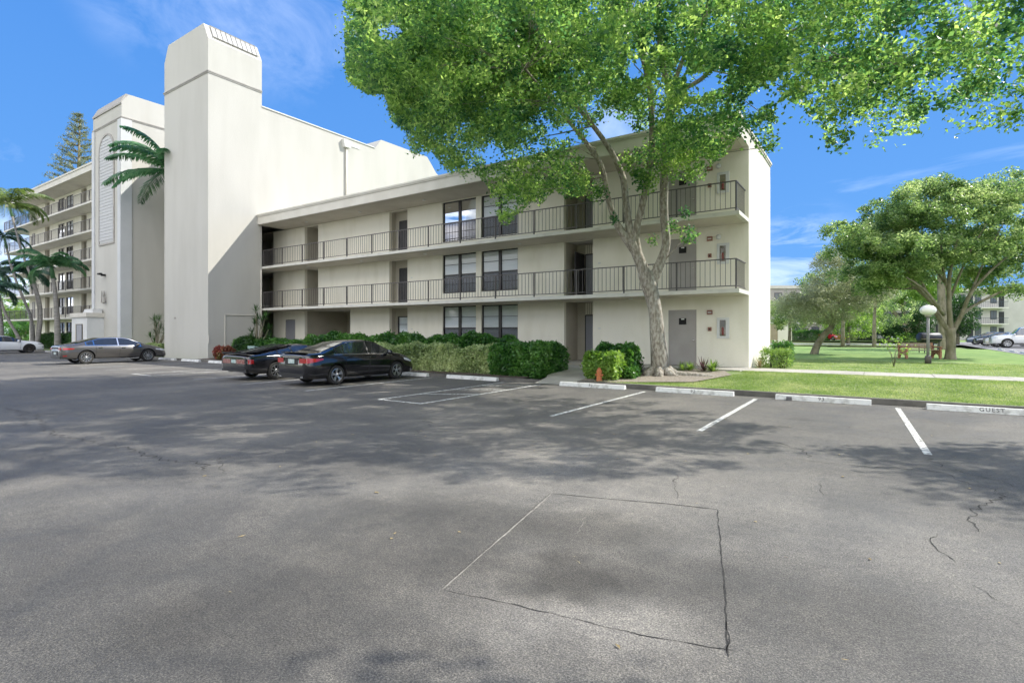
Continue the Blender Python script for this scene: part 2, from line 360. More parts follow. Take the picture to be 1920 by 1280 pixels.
crack([(1362, 1165), (1368, 1205), (1362, 1225)], .012, jag=.008)
crack([(829, 1105), (950, 1130), (1100, 1165), (1200, 1190), (1385, 1222)], .007, jag=.008)
crack([(1035, 925), (1150, 936), (1250, 944), (1345, 955)], .016, jag=.004)
crack([(829, 1105), (1035, 925)], .016, M_seam, .003, 'asphalt_seam')
crack([(826, 1104), (1032, 924)], .004, M_crack, .003, 'asphalt_seam')
crack([(1885, 925), (1862, 942), (1822, 958), (1813, 975), (1835, 997)], .016, jag=.05)
crack([(1757, 1000), (1748, 1020), (1775, 1040), (1792, 1052)], .010, jag=.03)
crack([(1270, 890), (1264, 915), (1268, 935)], .008, jag=.04); crack([(1540, 905), (1537, 920), (1545, 930)], .006, jag=.03)
crack([(1450, 828), (1480, 836), (1512, 848), (1514, 858)], .012, jag=.06)
crack([(1740, 858), (1770, 878), (1845, 895), (1920, 915)], .010, jag=.06)
crack([(1500, 862), (1610, 874), (1740, 880), (1885, 925)], .010, jag=.06)
crack([(1560, 800), (1585, 798), (1600, 803)], .008, jag=.05)
crack([(0, 762), (37, 771), (70, 780), (95, 812), (183, 832), (239, 841), (300, 860), (384, 870), (375, 886)], .016, jag=.09)
crack([(30, 770), (50, 795), (52, 800)], .012, jag=.07); crack([(410, 855), (416, 880), (425, 888)], .008, jag=.04)
crack([(780, 783), (800, 790), (812, 800)], .014, jag=.07); crack([(785, 805), (778, 815)], .014, jag=.05)
crack([(1080, 1000), (1110, 950)], .006, M_seam, .02, 'asphalt_seam'); crack([(1820, 1095), (1850, 1110), (1880, 1130)], .005, jag=.03)
# litter of fallen leaves on the asphalt
n = 220; P = np.stack([RNG.uniform(-16, 5, n), RNG.uniform(1.5, 15.4, n), np.full(n, .012)], 1)
V = leaves(P, .06, .03); V[:, :, 2] = .007+np.abs(V[:, :, 2]-.012)*.25
o = link('fallen_leaves', npmesh('fallen_leaves', V), leafmat('fallen_leaf', [(.20, .15, .06), (.35, .27, .12), (.12, .08, .05)], .1)); tag(o, 'small dry leaves scattered over the asphalt parking lot', 'fallen leaves', kind='stuff')
# grass blades on the near strip of lawn
def blades(n, x0, x1, y0, y1, name, label, h=.055):
    x = RNG.uniform(x0, x1, n); yy = RNG.uniform(y0, y1, n)
    keep = ~((x < -3.9+.3*np.sin(yy*5)) & (yy > 15.9) & (x < -6.9+(yy-15.7)*1.05)) & ~((x > -4.2) & (yy > 20.2) & (yy < 22.0)) & ~((x < -3.8) & (yy > 19.8)) & ~((x > 7.9) & (yy > 34))
    x = x[keep]; yy = yy[keep]; z = np.array([lz(a, b) for a, b in zip(x, yy)]); P = np.stack([x, yy, z+h*.35], 1)
    V = leaves(P, h, .012, 1.4, None)
    o = link(name, npmesh(name, V), L_grass); tag(o, label, 'grass', kind='stuff')
blades(90000, -7.5, 9, 15.72, 20.3, 'grass', 'short patchy grass blades on the lawn strip between kerb and sidewalk')
blades(60000, -3.8, 14, 21.95, 33, 'grass', 'bright green mown grass beyond the sidewalk')
# wheel stops
def text_mesh(s, size):
    cu = bpy.data.curves.new('t', 'FONT'); cu.body = s; cu.size = size; cu.align_x = 'CENTER'; cu.extrude = .001; cu.space_character = 1.25
    o = bpy.data.objects.new('t', cu); C.objects.link(o); bpy.context.view_layer.update()
    me = bpy.data.meshes.new_from_object(o.evaluated_get(bpy.context.evaluated_depsgraph_get()))
    bpy.data.objects.remove(o); bpy.data.curves.remove(cu); return me
M_num = pmat('stencil_paint', (.035, .035, .04), (.25, .25, .25), 40, .85, lo=.55, hi=.68)
def stop(xc, ln, label, txt=None, yc=15.27, rz=0, z=0, g='concrete wheel stops'):
    t = thing('wheel_stop', (xc, yc, z), label, 'wheel stop', g, rz)
    a = MB(); a.prism([(-.10, 0), (-.085, .035), (-.055, .125), (.055, .125), (.085, .035), (.10, 0)], -ln/2, ln/2, 'x')
    o = a.build('block', M_stop, t, local=True)
    bv = o.modifiers.new('b', 'BEVEL'); bv.width = .008; bv.segments = 2
    if txt:
        me = text_mesh(txt, .118); me.transform(Matrix.Translation((0, -.0862, .040)) @ Matrix.Rotation(math.radians(71.5), 4, 'X'))
        link('stencil_lettering', me, M_num, t, local=True)
    return t
stop(-7.3, 2.2, 'white wheel stop stencilled 91, beside the small bush and orange marker', '91', 15.2)
stop(-4.2, 2.12, 'white wheel stop stencilled 92, below the big tree trunk', '92', 15.25)
stop(-1.1, 2.05, 'white wheel stop stencilled 93, with a small grey block against it', '93')
stop(2.05, 2.2, 'white wheel stop stencilled GUEST, nearest the right edge of the lot', 'GUEST', 15.2)
stop(-12.1, 2.3, 'plain white wheel stop in front of the long hedge, right of the black sedan', None)
stop(-15.35, 2.2, 'white wheel stop half hidden by the front wheel of the black sedan', None)
stop(-18.75, 2.2, 'white wheel stop hidden ahead of the louvred coupe', None, 15.3)
stop(-29.6, 2.0, 'white wheel stop right of the tower corner beside the red croton', None, 15.25)
stop(-32.7, 2.0, 'white wheel stop directly under the tower front corner', None, 15.25)
stop(-35.6, 2.0, 'white wheel stop at the nose of the dark grey sedan', None, 15.25)
stop(-56.4, 2.0, 'white wheel stop ahead of the white coupe', None, 15.3)
stop(-53.2, 2.0, 'white wheel stop in the empty space right of the white coupe', None, 15.3)
for i, yy in enumerate((57.5, 53, 49.5, 45.6, 42, 38.5)):
    stop(8.35, 1.8, 'grey wheel stop in the far lot, one of the row along the lawn edge', None, yy, PI/2, .22, 'far wheel stops')
a = MB().box(-1.86, 15.09, .002, -1.74, 15.165, .095); o = a.build('concrete_chunk', pmat('grey_block', (.12, .12, .12), rough=.9)); tag(o, 'small grey block leaning on the wheel stop stencilled 93', 'block')
# ---------------------------------------------------------------- the apartment buildings
YW = 21.5; YS = 19.8                       # door wall, outer slab edge
SL = [.39, 3.23, 5.94]; CE = [3.09, 5.80, 8.58]
def wall_open(x0, x1, z0, z1, ops, Y, T, mb):
    """wall slab at Y..Y+T with rectangular openings (x0,x1,z0,z1)"""
    xs = sorted({x0, x1, *[o[0] for o in ops], *[o[1] for o in ops]}); xs = [x for x in xs if x0 <= x <= x1]
    for a, b in zip(xs, xs[1:]):
        m = (a+b)/2; seg = sorted([(o[2], o[3]) for o in ops if o[0] < m < o[1]]); z = z0
        for s0, s1 in seg:
            if s0 > z+.001: mb.box(a, Y, z, b, Y+T, s0)
            z = max(z, s1)
        if z < z1-.001: mb.box(a, Y, z, b, Y+T, z1)
    return mb
def railing(parent, x0, x1, Y, z, step=2.1, side=None, bar=.175, phase=0.0, name='railing'):
    a = MB(); PS = []
    a.box(x0, Y-.022, z+1.03, x1, Y+.022, z+1.065); a.box(x0, Y-.015, z+.09, x1, Y+.015, z+.12)
    n = max(1, round((x1-x0)/step)); st = (x1-x0)/n
    for i in range(n+1):
        x = x1-i*st; PS.append(x)
    m = int(round((x1-x0)/bar))
    for i in range(1, m):
        x = x0+(x1-x0)*i/m; a.box(x-.008, Y-.008, z+.12, x+.008, Y+.008, z+1.03)
    for sx, y1 in (side or []):
        a.box(sx-.022, Y+.022, z+1.03, sx+.022, y1, z+1.065); a.box(sx-.015, Y+.015, z+.09, sx+.015, y1, z+.12)
        k = int(round((y1-Y)/bar))
        for i in range(1, k):
            yy = Y+(y1-Y)*i/k; a.box(sx-.008, yy-.008, z+.12, sx+.008, yy+.008, z+1.03)
    r = a.build(name, M_rail, parent)
    for x in PS: box(x-.024, Y-.026, z-.10, x+.024, Y+.026, z+1.028).build('post', M_rail, r)
    return r
def window(parent, x0, x1, z0, z1, Y, rows=(.5,), blind_or_dark_sheet=True, mid=True, screen=True, refl=None):
    f = MB(); w = .055
    f.box(x0, Y-.03, z0, x0+w, Y+.05, z1); f.box(x1-w, Y-.03, z0, x1, Y+.05, z1); f.box(x0+w, Y-.03, z1-w, x1-w, Y+.05, z1); f.box(x0+w, Y-.03, z0, x1-w, Y+.05, z0+w)
    cs = [x0+w, x1-w]
    if mid:
        c = (x0+x1)/2; f.box(c-.075, Y-.04, z0+w, c+.075, Y+.05, z1-w); cs = [x0+w, c-.075, c+.075, x1-w]
    zm = z0+(z1-z0)*.47
    for i in range(0, len(cs), 2):
        f.box(cs[i], Y-.02, zm-.03, cs[i+1], Y+.03, zm+.03)
        for r in (.735, .235): zz = z0+(z1-z0)*r; f.box(cs[i], Y-.008, zz-.011, cs[i+1], Y+.02, zz+.011)
    o = f.build('window', M_frame, parent)
    g = MB().add([(x0, Y+.012, z0), (x1, Y+.012, z0), (x1, Y+.012, z1), (x0, Y+.012, z1)], [(0, 1, 2, 3)]); g.build('pane', M_pane, o)
    if screen:
        g = MB()
        for i in range(0, len(cs), 2): g.add([(cs[i], Y-.005, z0+w), (cs[i+1], Y-.005, z0+w), (cs[i+1], Y-.005, zm), (cs[i], Y-.005, zm)], [(0, 1, 2, 3)])
        g.build('insect_screen', M_screen, o)
    if blind_or_dark_sheet: box(x0+.01, Y+.045, z0+.02, x1-.01, Y+.06, z1-.02).build('blind_or_dark_sheet', M_blind, o)
    else: box(x0+.01, Y+.5, z0+.02, x1-.01, Y+.52, z1-.02).build('blind_or_dark_sheet', M_dark, o)  # a plain dark sheet set behind the pane
    return o
def door(parent, x0, x1, z0, z1, Y, mat, knob='r', frame=True, name='door', fm=None):
    o = box(x0+.04, Y-.035, z0+.01, x1-.04, Y-.004, z1-.03).build(name, mat, parent)
    if frame:
        f = MB(); f.box(x0, Y-.05, z0, x0+.04, Y-.002, z1); f.box(x1-.04, Y-.05, z0, x1, Y-.002, z1); f.box(x0+.04, Y-.05, z1-.03, x1-.04, Y-.002, z1+.02)
        f.build('door_frame', fm or M_frame, o)
    kx = x1-.11 if knob == 'r' else x0+.11
    MB().lathe([(.012, -.0), (.012, -.04), (.03, -.05), (.034, -.07), (.02, -.085)], (kx, Y-.035, z0+1.0), 10, 'y').build('handle', M_chrome, o, True)
    return o
W = thing('apartment_building', (-20, 22, .39), 'three storey cream apartment building with open gallery railings behind the big tree', 'apartment building')
X0 = -36.2; X1 = -3.9
ax = [onY(p, YW) for p in (571.2, 596.5, 656.7, 730, 763.9, 829.7, 892.3, 902.4, 970.8, 1057.6, 1111.6, 1253.3, 1305.8)]
A0, A1, P1, B0, B1, w10, w11, w20, w21, D0, D1, U0, U1 = ax
XL = -34.5
for fl in range(3):
    z0 = SL[fl] if fl else .2; z1 = CE[fl]; zf = SL[fl]
    ops = [(A0, P1 if fl == 0 else A1, zf, z1-.02), (B0, B1, zf, z1-.03), (w10, w11, zf+.5, z1-.04), (w20, w21, zf+.5, z1-.04), (D0, D1, zf, z1-.02), (U0, U1, zf, zf+2.2)]
    if fl == 0: ops.append((onY(534.5, YW), onY(553.5, YW), zf, zf+2.15))
    wall_open(XL, X1-.2, z0, z1, ops, YW, .2, MB()).build('wall', M_wall, W)
    # recesses
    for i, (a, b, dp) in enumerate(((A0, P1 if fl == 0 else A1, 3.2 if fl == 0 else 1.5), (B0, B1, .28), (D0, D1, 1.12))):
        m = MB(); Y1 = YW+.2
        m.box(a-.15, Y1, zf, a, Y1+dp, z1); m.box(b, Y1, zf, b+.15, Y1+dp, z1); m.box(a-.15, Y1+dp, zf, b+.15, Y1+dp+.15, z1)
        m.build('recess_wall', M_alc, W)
        yb = Y1+dp
        if i == 1:
            if fl: door(W, a+.35, b-.05, zf, zf+2.1, yb-.001, M_dark, fm=M_frame)
            else: window(W, a+.28, b-.05, zf+.45, zf+2.2, yb-.06, mid=False)
        if i == 2:
            door(W, a+.42, b-.02, zf, zf+2.1, yb-.001, M_gdoor, fm=M_frame)
            v = MB(); n = 9
            for q in range(n): v.box(a+.42+(b-a-.44)*q/n+.02, yb-.03, zf+2.14, a+.42+(b-a-.44)*(q+1)/n-.02, yb, z1-.03)
            v.build('transom_slats', M_wall, W)
            if fl == 1:   # the inner screen door stands open
                box(a+.36, yb-.98, zf+.02, a+.40, yb-.06, zf+2.12).build('open_screen_door', M_dark, W)
            if fl == 2: box(a+.9, yb-.12, zf+.02, b-.25, yb-.06, zf+2.1).build('screen_door', M_dark, W)
    window(W, w10, w11, zf+.5, z1-.04, YW+.10); window(W, w20, w21, zf+.5, z1-.04, YW+.10)
    d = door(W, U0, U1, zf, zf+2.2, YW+.06, M_door, fm=M_door)
    s = box(U0+(U1-U0)*.38, YW+.006, zf+1.62, U0+(U1-U0)*.64, YW+.016, zf+1.87).build('notice', M_black, d)
    box(U0+(U1-U0)*.46, YW+.002, zf+1.81, U0+(U1-U0)*.57, YW+.005, zf+1.86).build('label_strip', M_white, s)
    # emergency fittings
    xa = onY(1331, YW); o = box(xa-.10, YW-.06, zf+2.0, xa+.10, YW-.001, zf+2.17).build('alarm_strobe', M_red, W)
    box(xa-.07, YW-.065, zf+2.06, xa+.07, YW-.061, zf+2.10).build('strobe_lens', M_white, o)
    xb = onY(1331, YW); o = box(xb-.065, YW-.05, zf+1.36, xb+.065, YW-.001, zf+1.51).build('alarm_pull', M_red, W); box(xb-.03, YW-.056, zf+1.40, xb+.03, YW-.051, zf+1.46).build('pull_lever', M_frame, o)
    c0 = onY(1344.6, YW); c1 = onY(1367.5, YW); cz0 = zf+1.08; cz1 = zf+1.87
    f = MB(); f.box(c0, YW-.05, cz0, c0+.10, YW-.001, cz1); f.box(c1-.12, YW-.05, cz0, c1, YW-.001, cz1); f.box(c0+.10, YW-.05, cz1-.09, c1-.12, YW-.001, cz1); f.box(c0+.10, YW-.05, cz0, c1-.12, YW-.001, cz0+.09)
    f = f.build('extinguisher_cabinet', M_white, W)
    box(c0+.10, YW-.006, cz0+.09, c1-.12, YW-.002, cz1-.09).build('cabinet_back', pmat('cabinet_inside', (.26, .22, .16), (.34, .29, .2), 6, .6), f)
    xm = (c0+c1)/2-.01; MB().lathe([(.015, .44), (.03, .42), (.042, .37), (.042, .16), (.035, .13)], (xm, YW-.02, cz0), 12).build('fire_extinguisher', pmat('extinguisher_red', (.22, .05, .035), rough=.4), f, True)
    MB().add([(c0+.10, YW-.035, cz0+.09), (c1-.12, YW-.035, cz0+.09), (c1-.12, YW-.035, cz1-.09), (c0+.10, YW-.035, cz1-.09)], [(0, 1, 2, 3)]).build('cabinet_glass', M_pane, f)
    if fl:
        xl = onY(1348, YW); MB().lathe([(.07, -.001), (.09, -.04), (.10, -.09), (.06, -.14)], (xl, YW, zf+2.12), 12, 'y').build('wall_light', M_white, W, True)
    for px in (1124, 772): # door number plates
        x = onY(px, YW); box(x-.06, YW-.012, zf+1.45, x+.06, YW-.001, zf+1.50).build('number_plate', M_white, W)
# ground floor service door at the left
x0, x1 = onY(534.5, YW), onY(553.5, YW); door(W, x0, x1, .39, .39+2.1, YW+.08, M_gdoor, fm=M_trim)
# dark lobby at the left end
for fl in range(3):
    zf = SL[fl]; z1 = CE[fl]
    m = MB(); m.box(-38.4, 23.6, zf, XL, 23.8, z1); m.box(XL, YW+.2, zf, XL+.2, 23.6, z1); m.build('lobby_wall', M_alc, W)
    door(W, -37.2, -35.2, zf, zf+2.15, 23.58, M_dark)
# slabs, roof, end wall
for z in (1, 2):
    s = MB(); s.box(-38.4, YS, CE[z-1], X1, YW, SL[z]); s.box(-38.4, YW, CE[z-1], X1-.2, 24.9, SL[z]); s.build('gallery_slab', M_slab, W)
    sf = MB().box(-33.05, YS+.12, CE[z-1]-.012, X1-.14, YW-.003, CE[z-1]-.002).build('soffit', M_soffit, W)
    for X in (-29.5, -24.5, -19.5, -13.6, -8.2): MB().lathe([(.10, -.012), (.10, -.03), (.07, -.055)], (X, 20.7, CE[z-1]), 14).build('ceiling_light', M_white, W, True)
r = MB(); r.box(-33.06, 19.5, 8.62, X1, 26.4, 9.10); r.build('roof', M_fascia, W)
r = MB(); r.box(-33.06, 19.46, 9.10, X1+.04, 19.66, 9.17); r.box(-33.06, 19.43, 9.17, X1+.07, 19.68, 9.26); r.box(X1-.18, 19.68, 9.10, X1+.04, 26.44, 9.17); r.box(X1-.2, 19.68, 9.17, X1+.07, 26.48, 9.26)
r.build('coping', M_fascia, W)
MB().box(-33.05, 19.53, 8.60, X1-.2, YW, 8.615).build('soffit', M_soffit, W)
MB().box(-38.4, YW, 8.58, X1-.2, 26.3, 8.612).build('ceiling', M_soffit, W)
for X in (-29.5, -24.5, -19.5, -13.6, -8.2): MB().lathe([(.10, -.012), (.10, -.03), (.07, -.055)], (X, 20.6, 8.60), 14).build('ceiling_light', M_white, W, True)
e = MB(); e.box(X1-.2, YW, .15, X1, 26.4, 3.09); e.box(X1-.2, YW, 3.09, X1, 26.4, 8.62); e.build('end_wall', M_wall, W)
e = MB(); e.box(-38.4, 26.2, .1, X1-.2, 26.4, 8.62); e.build('back_wall', M_wall, W)
for fl in (1, 2):
    railing(W, -33.0, X1-.12, YS+.07, SL[fl], side=[(X1-.12, YW-.04)])
p = MB(); p.tube([(-33.02, 19.72, .3), (-33.02, 19.72, 5.7)], .045, 8); p.build('downpipe', M_fascia, W, True)

# ---------------------------------------------------------------- tall block with the stair tower
T = thing('apartment_tower', (-36, 17, 0), 'tall windowless cream stair tower and high blank wall left of the three storey building', 'tower building')
t0, t1, ty0, ty1 = -38.7, -33.08, 16.4, 19.8
def towerprof(x0, x1, z0, z1, ch, cz): return [(x0, z0), (x1, z0), (x1, z1-cz), (x1-ch, z1), (x0+ch, z1), (x0, z1-cz)]
MB().prism(towerprof(t0, t1, 0, 20.35, .55, 1.05), ty0, ty1, 'y').build('stair_tower', M_tower, T)
m = MB()
for zz, d in ((17.22, .035), (17.30, .06)):
    m.box(t0-d, ty0-d, zz, t1+d, ty0, zz+.07); m.box(t1, ty0, zz, t1+d, ty1, zz+.07); m.box(t0-d, ty0, zz, t0, ty1, zz+.07)
m.build('band', M_trim, T)
# louvred strip let into the sloping cap
g = MB(); f = MB()
def capP(y, s, o=0): # s: 0 at the bottom of the chamfer, 1 at its top
    return (t1-.55*s+.04*o+.03, y, 19.3+1.05*s+.02*o)
f.add([capP(ty0+.35, .22), capP(ty1-.25, .22), capP(ty1-.25, .93), capP(ty0+.35, .93)], [(0, 1, 2, 3)]); f.build('louvre_panel', pmat('louvre_pale', (.45, .45, .43), rough=.5), T)
for i in range(10):
    y = ty0+.35+(ty1-ty0-.6)*i/9; g.tube([capP(y, .20, .6), capP(y, .95, .6)], .02, 4)
g.tube([capP(ty0+.3, .2, 1), capP(ty1-.2, .2, 1)], .03, 4); g.tube([capP(ty0+.3, .95, 1), capP(ty1-.2, .95, 1)], .025, 4)
g.build('louvre_frame', M_trim, T)
# main block: high blank wall facing the low wing
m = MB(); pr = [(19.8, 0), (41.0, 0), (41.0, 14), (36.6, 16.1), (35.4, 17.27), (30.0, 17.2), (29.35, 16.33), (19.8, 16.33)]
m.prism(pr, -50.6, -38.4, 'x'); m.m = 0
m.prism([(26.45, 0), (41, 0), (41, 14), (36.6, 16.1), (35.4, 17.27), (30.0, 17.2), (29.35, 16.33), (26.45, 16.33)], -38.4, -33.1, 'x')
m.prism([(19.8, 9.0), (26.45, 9.0), (26.45, 16.33), (19.8, 16.33)], -38.4, -33.1, 'x')
m.build('high_wall', M_tower, T)
m = MB(); m.box(-33.2, 19.8, 16.33, -33.04, 29.33, 16.40); m.build('coping', M_white, T)
m = MB(); m.tube([(-33.0, 26.5, 9.2), (-33.0, 26.5, 15.6)], .075, 8); o = m.build('downpipe', M_fascia, T, True)
m = MB(); m.prism([(26.25, 15.55), (26.75, 15.55), (26.9, 16.1), (26.1, 16.1)], -33.1, -32.82, 'x'); m.box(-33.1, 27.0, 15.8, -33.06, 27.8, 16.02); m.build('rain_head', M_white, T)
# conduit on the flank of the tower
m = MB()
for a, b in (((-33.05, 17.4, .4), (-33.05, 17.4, 2.75)), ((-33.05, 17.4, 2.75), (-33.05, 19.75, 2.75)), ((-33.05, 16.43, 1.0), (-33.05, 16.43, 1.5))): m.tube([a, b], .03, 6)
m.build('conduit', M_fascia, T)
MB().lathe([(.05, 0), (.06, -.04), (.03, -.07)], (-37.2, ty0, 2.6), 10, 'y').build('hose_bib', M_trim, T, True)

# ---------------------------------------------------------------- left block: elevator tower and six storey wing
E = thing('apartment_building', (-58, 20, 0), 'six storey cream apartment block with balconies and an arched panel tower, far left', 'apartment building')
e0, e1, ey = -50.7, -45.4, 16.4
m = MB(); m.prism([(ey, 0), (19.8, 0), (19.8, 19.1), (16.85, 19.1), (ey, 18.45)], e0, e1, 'x'); m.build('elevator_tower', M_tower, E)
m = MB(); m.prism([(ey-.06, 18.28), (ey+.02, 18.34), (16.86, 19.14), (16.7, 19.14), (ey-.06, 18.4)], e0, e1-.1, 'x'); m.build('cap_flashing', M_trim, E)
m = MB()
for zz, d in ((17.22, .035), (17.30, .06)):
    m.box(e0-d, ey-d, zz, e1+d, ey, zz+.07); m.box(e1, ey, zz, e1+d, 19.8, zz+.07)
m.build('band', M_trim, E)
pw = (pmat('pilaster_pale', (.52, .53, .53), (.56, .57, .57), 1, .85))  # paler tone than the tower stucco, on all pilasters
for a, b in ((e0-.03, e0+.42), (e1-.50, e1+.03)):
    o = MB().box(a, ey-.09, 0, b, ey-.001, 17.2).build('pilaster', pw, E)
o = MB().box(e1+.001, ey-.09, 0, e1+.08, ey+.62, 17.2).build('pilaster', pw, E)
# arched panel
a0, a1, az0, az1 = -49.35, -46.75, 8.4, 16.5; cx = (a0+a1)/2; rr = (a1-a0)/2
out = [(a1, az0), (a0, az0)][::-1]
arc = [(cx+rr*math.cos(t), az1-rr+rr*1.0*math.sin(t)) for t in [i*PI/20 for i in range(21)]]
def rim(r0, r1, y0, y1, mb):
    A = [(a0-r1, az0-r1), (a1+r1, az0-r1)]+[(cx+(rr+r1)*math.cos(t), az1-rr+(rr+r1)*math.sin(t)) for t in [i*PI/20 for i in range(21)]]
    B = [(a0-r0, az0-r0), (a1+r0, az0-r0)]+[(cx+(rr+r0)*math.cos(t), az1-rr+(rr+r0)*math.sin(t)) for t in [i*PI/20 for i in range(21)]]
    n = len(A); v = [(p[0], y0, p[1]) for p in A]+[(p[0], y0, p[1]) for p in B]+[(p[0], y1, p[1]) for p in A]+[(p[0], y1, p[1]) for p in B]
    f = []
    for i in range(n):
        j = (i+1) % n; f += [(i, j, n+j, n+i), (2*n+i, i, j, 2*n+j) [::-1], (n+i, n+j, 3*n+j, 3*n+i)]
    return mb.add(v, f)
rim(0, .14, ey-.07, ey, MB()).build('arch_moulding', M_trim, E)
mb = MB(); mb.prism([(a0, az0), (a1, az0)]+arc, ey-.02, ey-.002, 'y')
mb.build('arch_panel', pmat('arch_board', (.44, .44, .43), rough=.8), E)
mb = MB(); z = az0+.22
while z < az1-.15:
    w_ = rr if z < az1-rr else math.sqrt(max(rr*rr-(z-az1+rr)**2, .01))
    mb.box(cx-w_+.02, ey-.045, z, cx+w_-.02, ey-.021, z+.2); z += .235
mb.build('arch_boards', pmat('arch_board2', (.47, .475, .47), (.51, .51, .51), 3, .8), E)
sc = MB(); sc.lathe([(.05, 0), (.13, .12), (.10, .3), (.05, .5), (.09, .7), (.03, 1.0)], (-48.2, ey-.14, 3.8), 8); sc.box(-48.26, ey-.14, 4.0, -48.14, ey, 4.3); sc.tube([(-48.8, ey-.1, 3.9), (-48.7, ey-.1, 4.8)], .04, 5); sc.build('wall_sconce', M_trim, E)
cm = MB(); cm.box(-48.7, ey-.4, 6.0, -48.3, ey-.2, 6.12); cm.box(-48.35, ey-.3, 5.9, -48.25, ey, 6.05); cm.build('security_camera', M_black, E)
# entrance box in front
m = MB(); m.box(-51.7, 15.34, 0, -48.6, ey, 2.8); m.build('entrance_porch', M_white, E)
m = MB(); m.box(-51.8, 15.24, 2.8, -48.5, ey, 3.12); m.build('porch_cornice', M_fascia, E)
m = MB().box(-50.95, 15.335, .1, -49.4, 15.339, 2.3); m.build('porch_dark_panel', M_alc, E); door(E, -50.6, -49.45, .1, 2.25, 15.33, M_gdoor)  # flat darker sheet on the porch front, nothing is cut back
m = MB(); m.prism([(-50.6, 3.12), (-48.65, 3.12), (-48.65, 3.42), (-50.2, 3.42)], 15.7, ey-.1, 'y'); m.build('porch_cap', M_white, E)
# balcony wing
ZS = [.39, 3.1, 5.8, 8.5, 11.2, 13.9]; ZC = [2.94, 5.64, 8.34, 11.04, 13.74, 16.5]
y0 = 19.4; yw = 21.0; L0, L1 = -88.0, -50.7
cols = {'alc': (152.5, 162.3), 'w': (109, 121), 'w2': (124, 137), 'd': (84.5, 93), 'u': (61.5, 66)}
cx_ = {k: (onY(a, yw), onY(b, yw)) for k, (a, b) in cols.items()}
for fl in range(6):
    z0, z1 = ZS[fl], ZC[fl]; ops = [(cx_['alc'][0], cx_['alc'][1], z0, z1-.02), (cx_['d'][0], cx_['d'][1], z0, z1-.02)]+[(cx_[k][0], cx_[k][1], z0+.45, z1-.25) for k in ('w', 'w2')]
    wall_open(-84.5, L1, z0-(.3 if fl == 0 else 0), z1, ops, yw, .2, MB()).build('wall', M_wall, E)
    m = MB()
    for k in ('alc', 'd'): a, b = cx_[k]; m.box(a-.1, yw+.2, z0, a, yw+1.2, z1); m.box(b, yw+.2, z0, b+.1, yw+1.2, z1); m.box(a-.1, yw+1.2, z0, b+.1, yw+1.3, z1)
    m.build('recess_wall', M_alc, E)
    a, b = cx_['d']; door(E, a+(b-a)*.45, b-.05, z0, z0+2.1, yw+1.19, M_dark)
    a, b = cx_['alc']; door(E, a+.3, b-.3, z0, z0+2.1, yw+1.19, M_gdoor)
    a, b = cx_['u']; door(E, a, b, z0, z0+2.1, yw, M_door)
    for k in ('w', 'w2'): window(E, cx_[k][0], cx_[k][1], z0+.45, z1-.25, yw+.08, screen=True, blind_or_dark_sheet=(fl > 3))
    if fl:
        s = MB(); s.box(L0, y0, ZC[fl-1], L1, yw, z0); s.box(L0, yw, ZC[fl-1], L1, 30, z0); s.build('balcony_slab', M_slab, E)
        railing(E, L0+.1, L1-.1, y0+.06, z0, side=[(L0+.1, 26)], bar=.175)
m = MB(); m.box(-84.7, yw, .1, -84.5, 31, 16.5); m.box(-84.5, 30.0, .1, L1, 30.2, 16.5); m.build('end_wall', M_wall, E)
m = MB(); m.box(-86, y0-.3, 16.5, L1, 31, 17.05); m.build('roof', M_fascia, E)
m = MB(); m.box(-86.05, y0-.36, 17.05, L1, 31.1, 17.22); m.build('coping', M_fascia, E)

# ---------------------------------------------------------------- buildings beyond the lawn
def box_building(loc, name, label, length, depth, floors, fh, wmat, ang, bay, rail=False, blank=0):
    """local x along the front (length), front faces -y"""
    t = thing(name, loc, label, 'apartment building', None, ang); Hh = floors*fh
    m = MB(); m.box(0, 0, -.3, length, depth, Hh+.1); m.build('wall', wmat, t, local=True)
    m = MB(); m.box(-.15, -.9 if rail else -.2, Hh+.1, length-blank+.1, depth+.1, Hh+.65); m.build('roof', M_fascia, t, local=True)
    n = int((length-blank)/bay)
    for fl in range(floors):
        z = fl*fh
        if fl: MB().box(0, -1.3 if rail else -.12, z-.12, length-blank, -.002, z+.08).build('slab', M_slab, t, local=True)
        if rail and fl:
            a = MB(); a.box(0, -1.27, z+1.0, length-blank, -1.23, z+1.06)
            q = 0
            while q < length-blank: a.box(q, -1.26, z+.08, q+.03, -1.24, z+1.0); q += .3
            a.build('railing', pmat('rail_bluegrey', (.05, .07, .09), rough=.6), t, local=True)
        for i in range(n):
            x = .7+i*bay; o = MB().box(x, -.03, z+.8, x+bay*.42, -.004, z+2.3).build('window', M_frame, t, local=True)
            MB().box(x+.08, -.036, z+.88, x+bay*.21-.03, -.032, z+2.22).build('pane', pmat('far_glass', (.10, .11, .12), rough=.1), o, local=True)
            MB().box(x+bay*.21+.03, -.036, z+.88, x+bay*.42-.08, -.032, z+2.22).build('pane', pmat('far_glass', (.10, .11, .12), rough=.1), o, local=True)
            if i % 2: MB().box(x+bay*.55, -.025, z+.05, x+bay*.55+.9, -.003, z+2.1).build('door', M_dark, t, local=True)
    return t
M_farw = pmat('far_wall_grey', (.34, .31, .29), (.40, .37, .35), .5, .9); M_farw2 = pmat('far_wall_pale', (.46, .44, .41), (.52, .50, .47), .5, .9)
p = at(1444, 620, 92); p.z = .2
box_building(p, 'apartment_building', 'grey three storey apartment block showing above the shrubs just right of the sunlit end wall', 19, 12, 3, 2.9, M_farw, TH-.05, 3.1)
p = at(1618, 620, 96); p.z = .2
box_building(p, 'apartment_building', 'pale low apartment block seen through the gap under the lawn trees', 30, 12, 3, 2.7, M_farw2, TH-.05, 3.4)
p = at(1762, 620, 92); p.z = .2
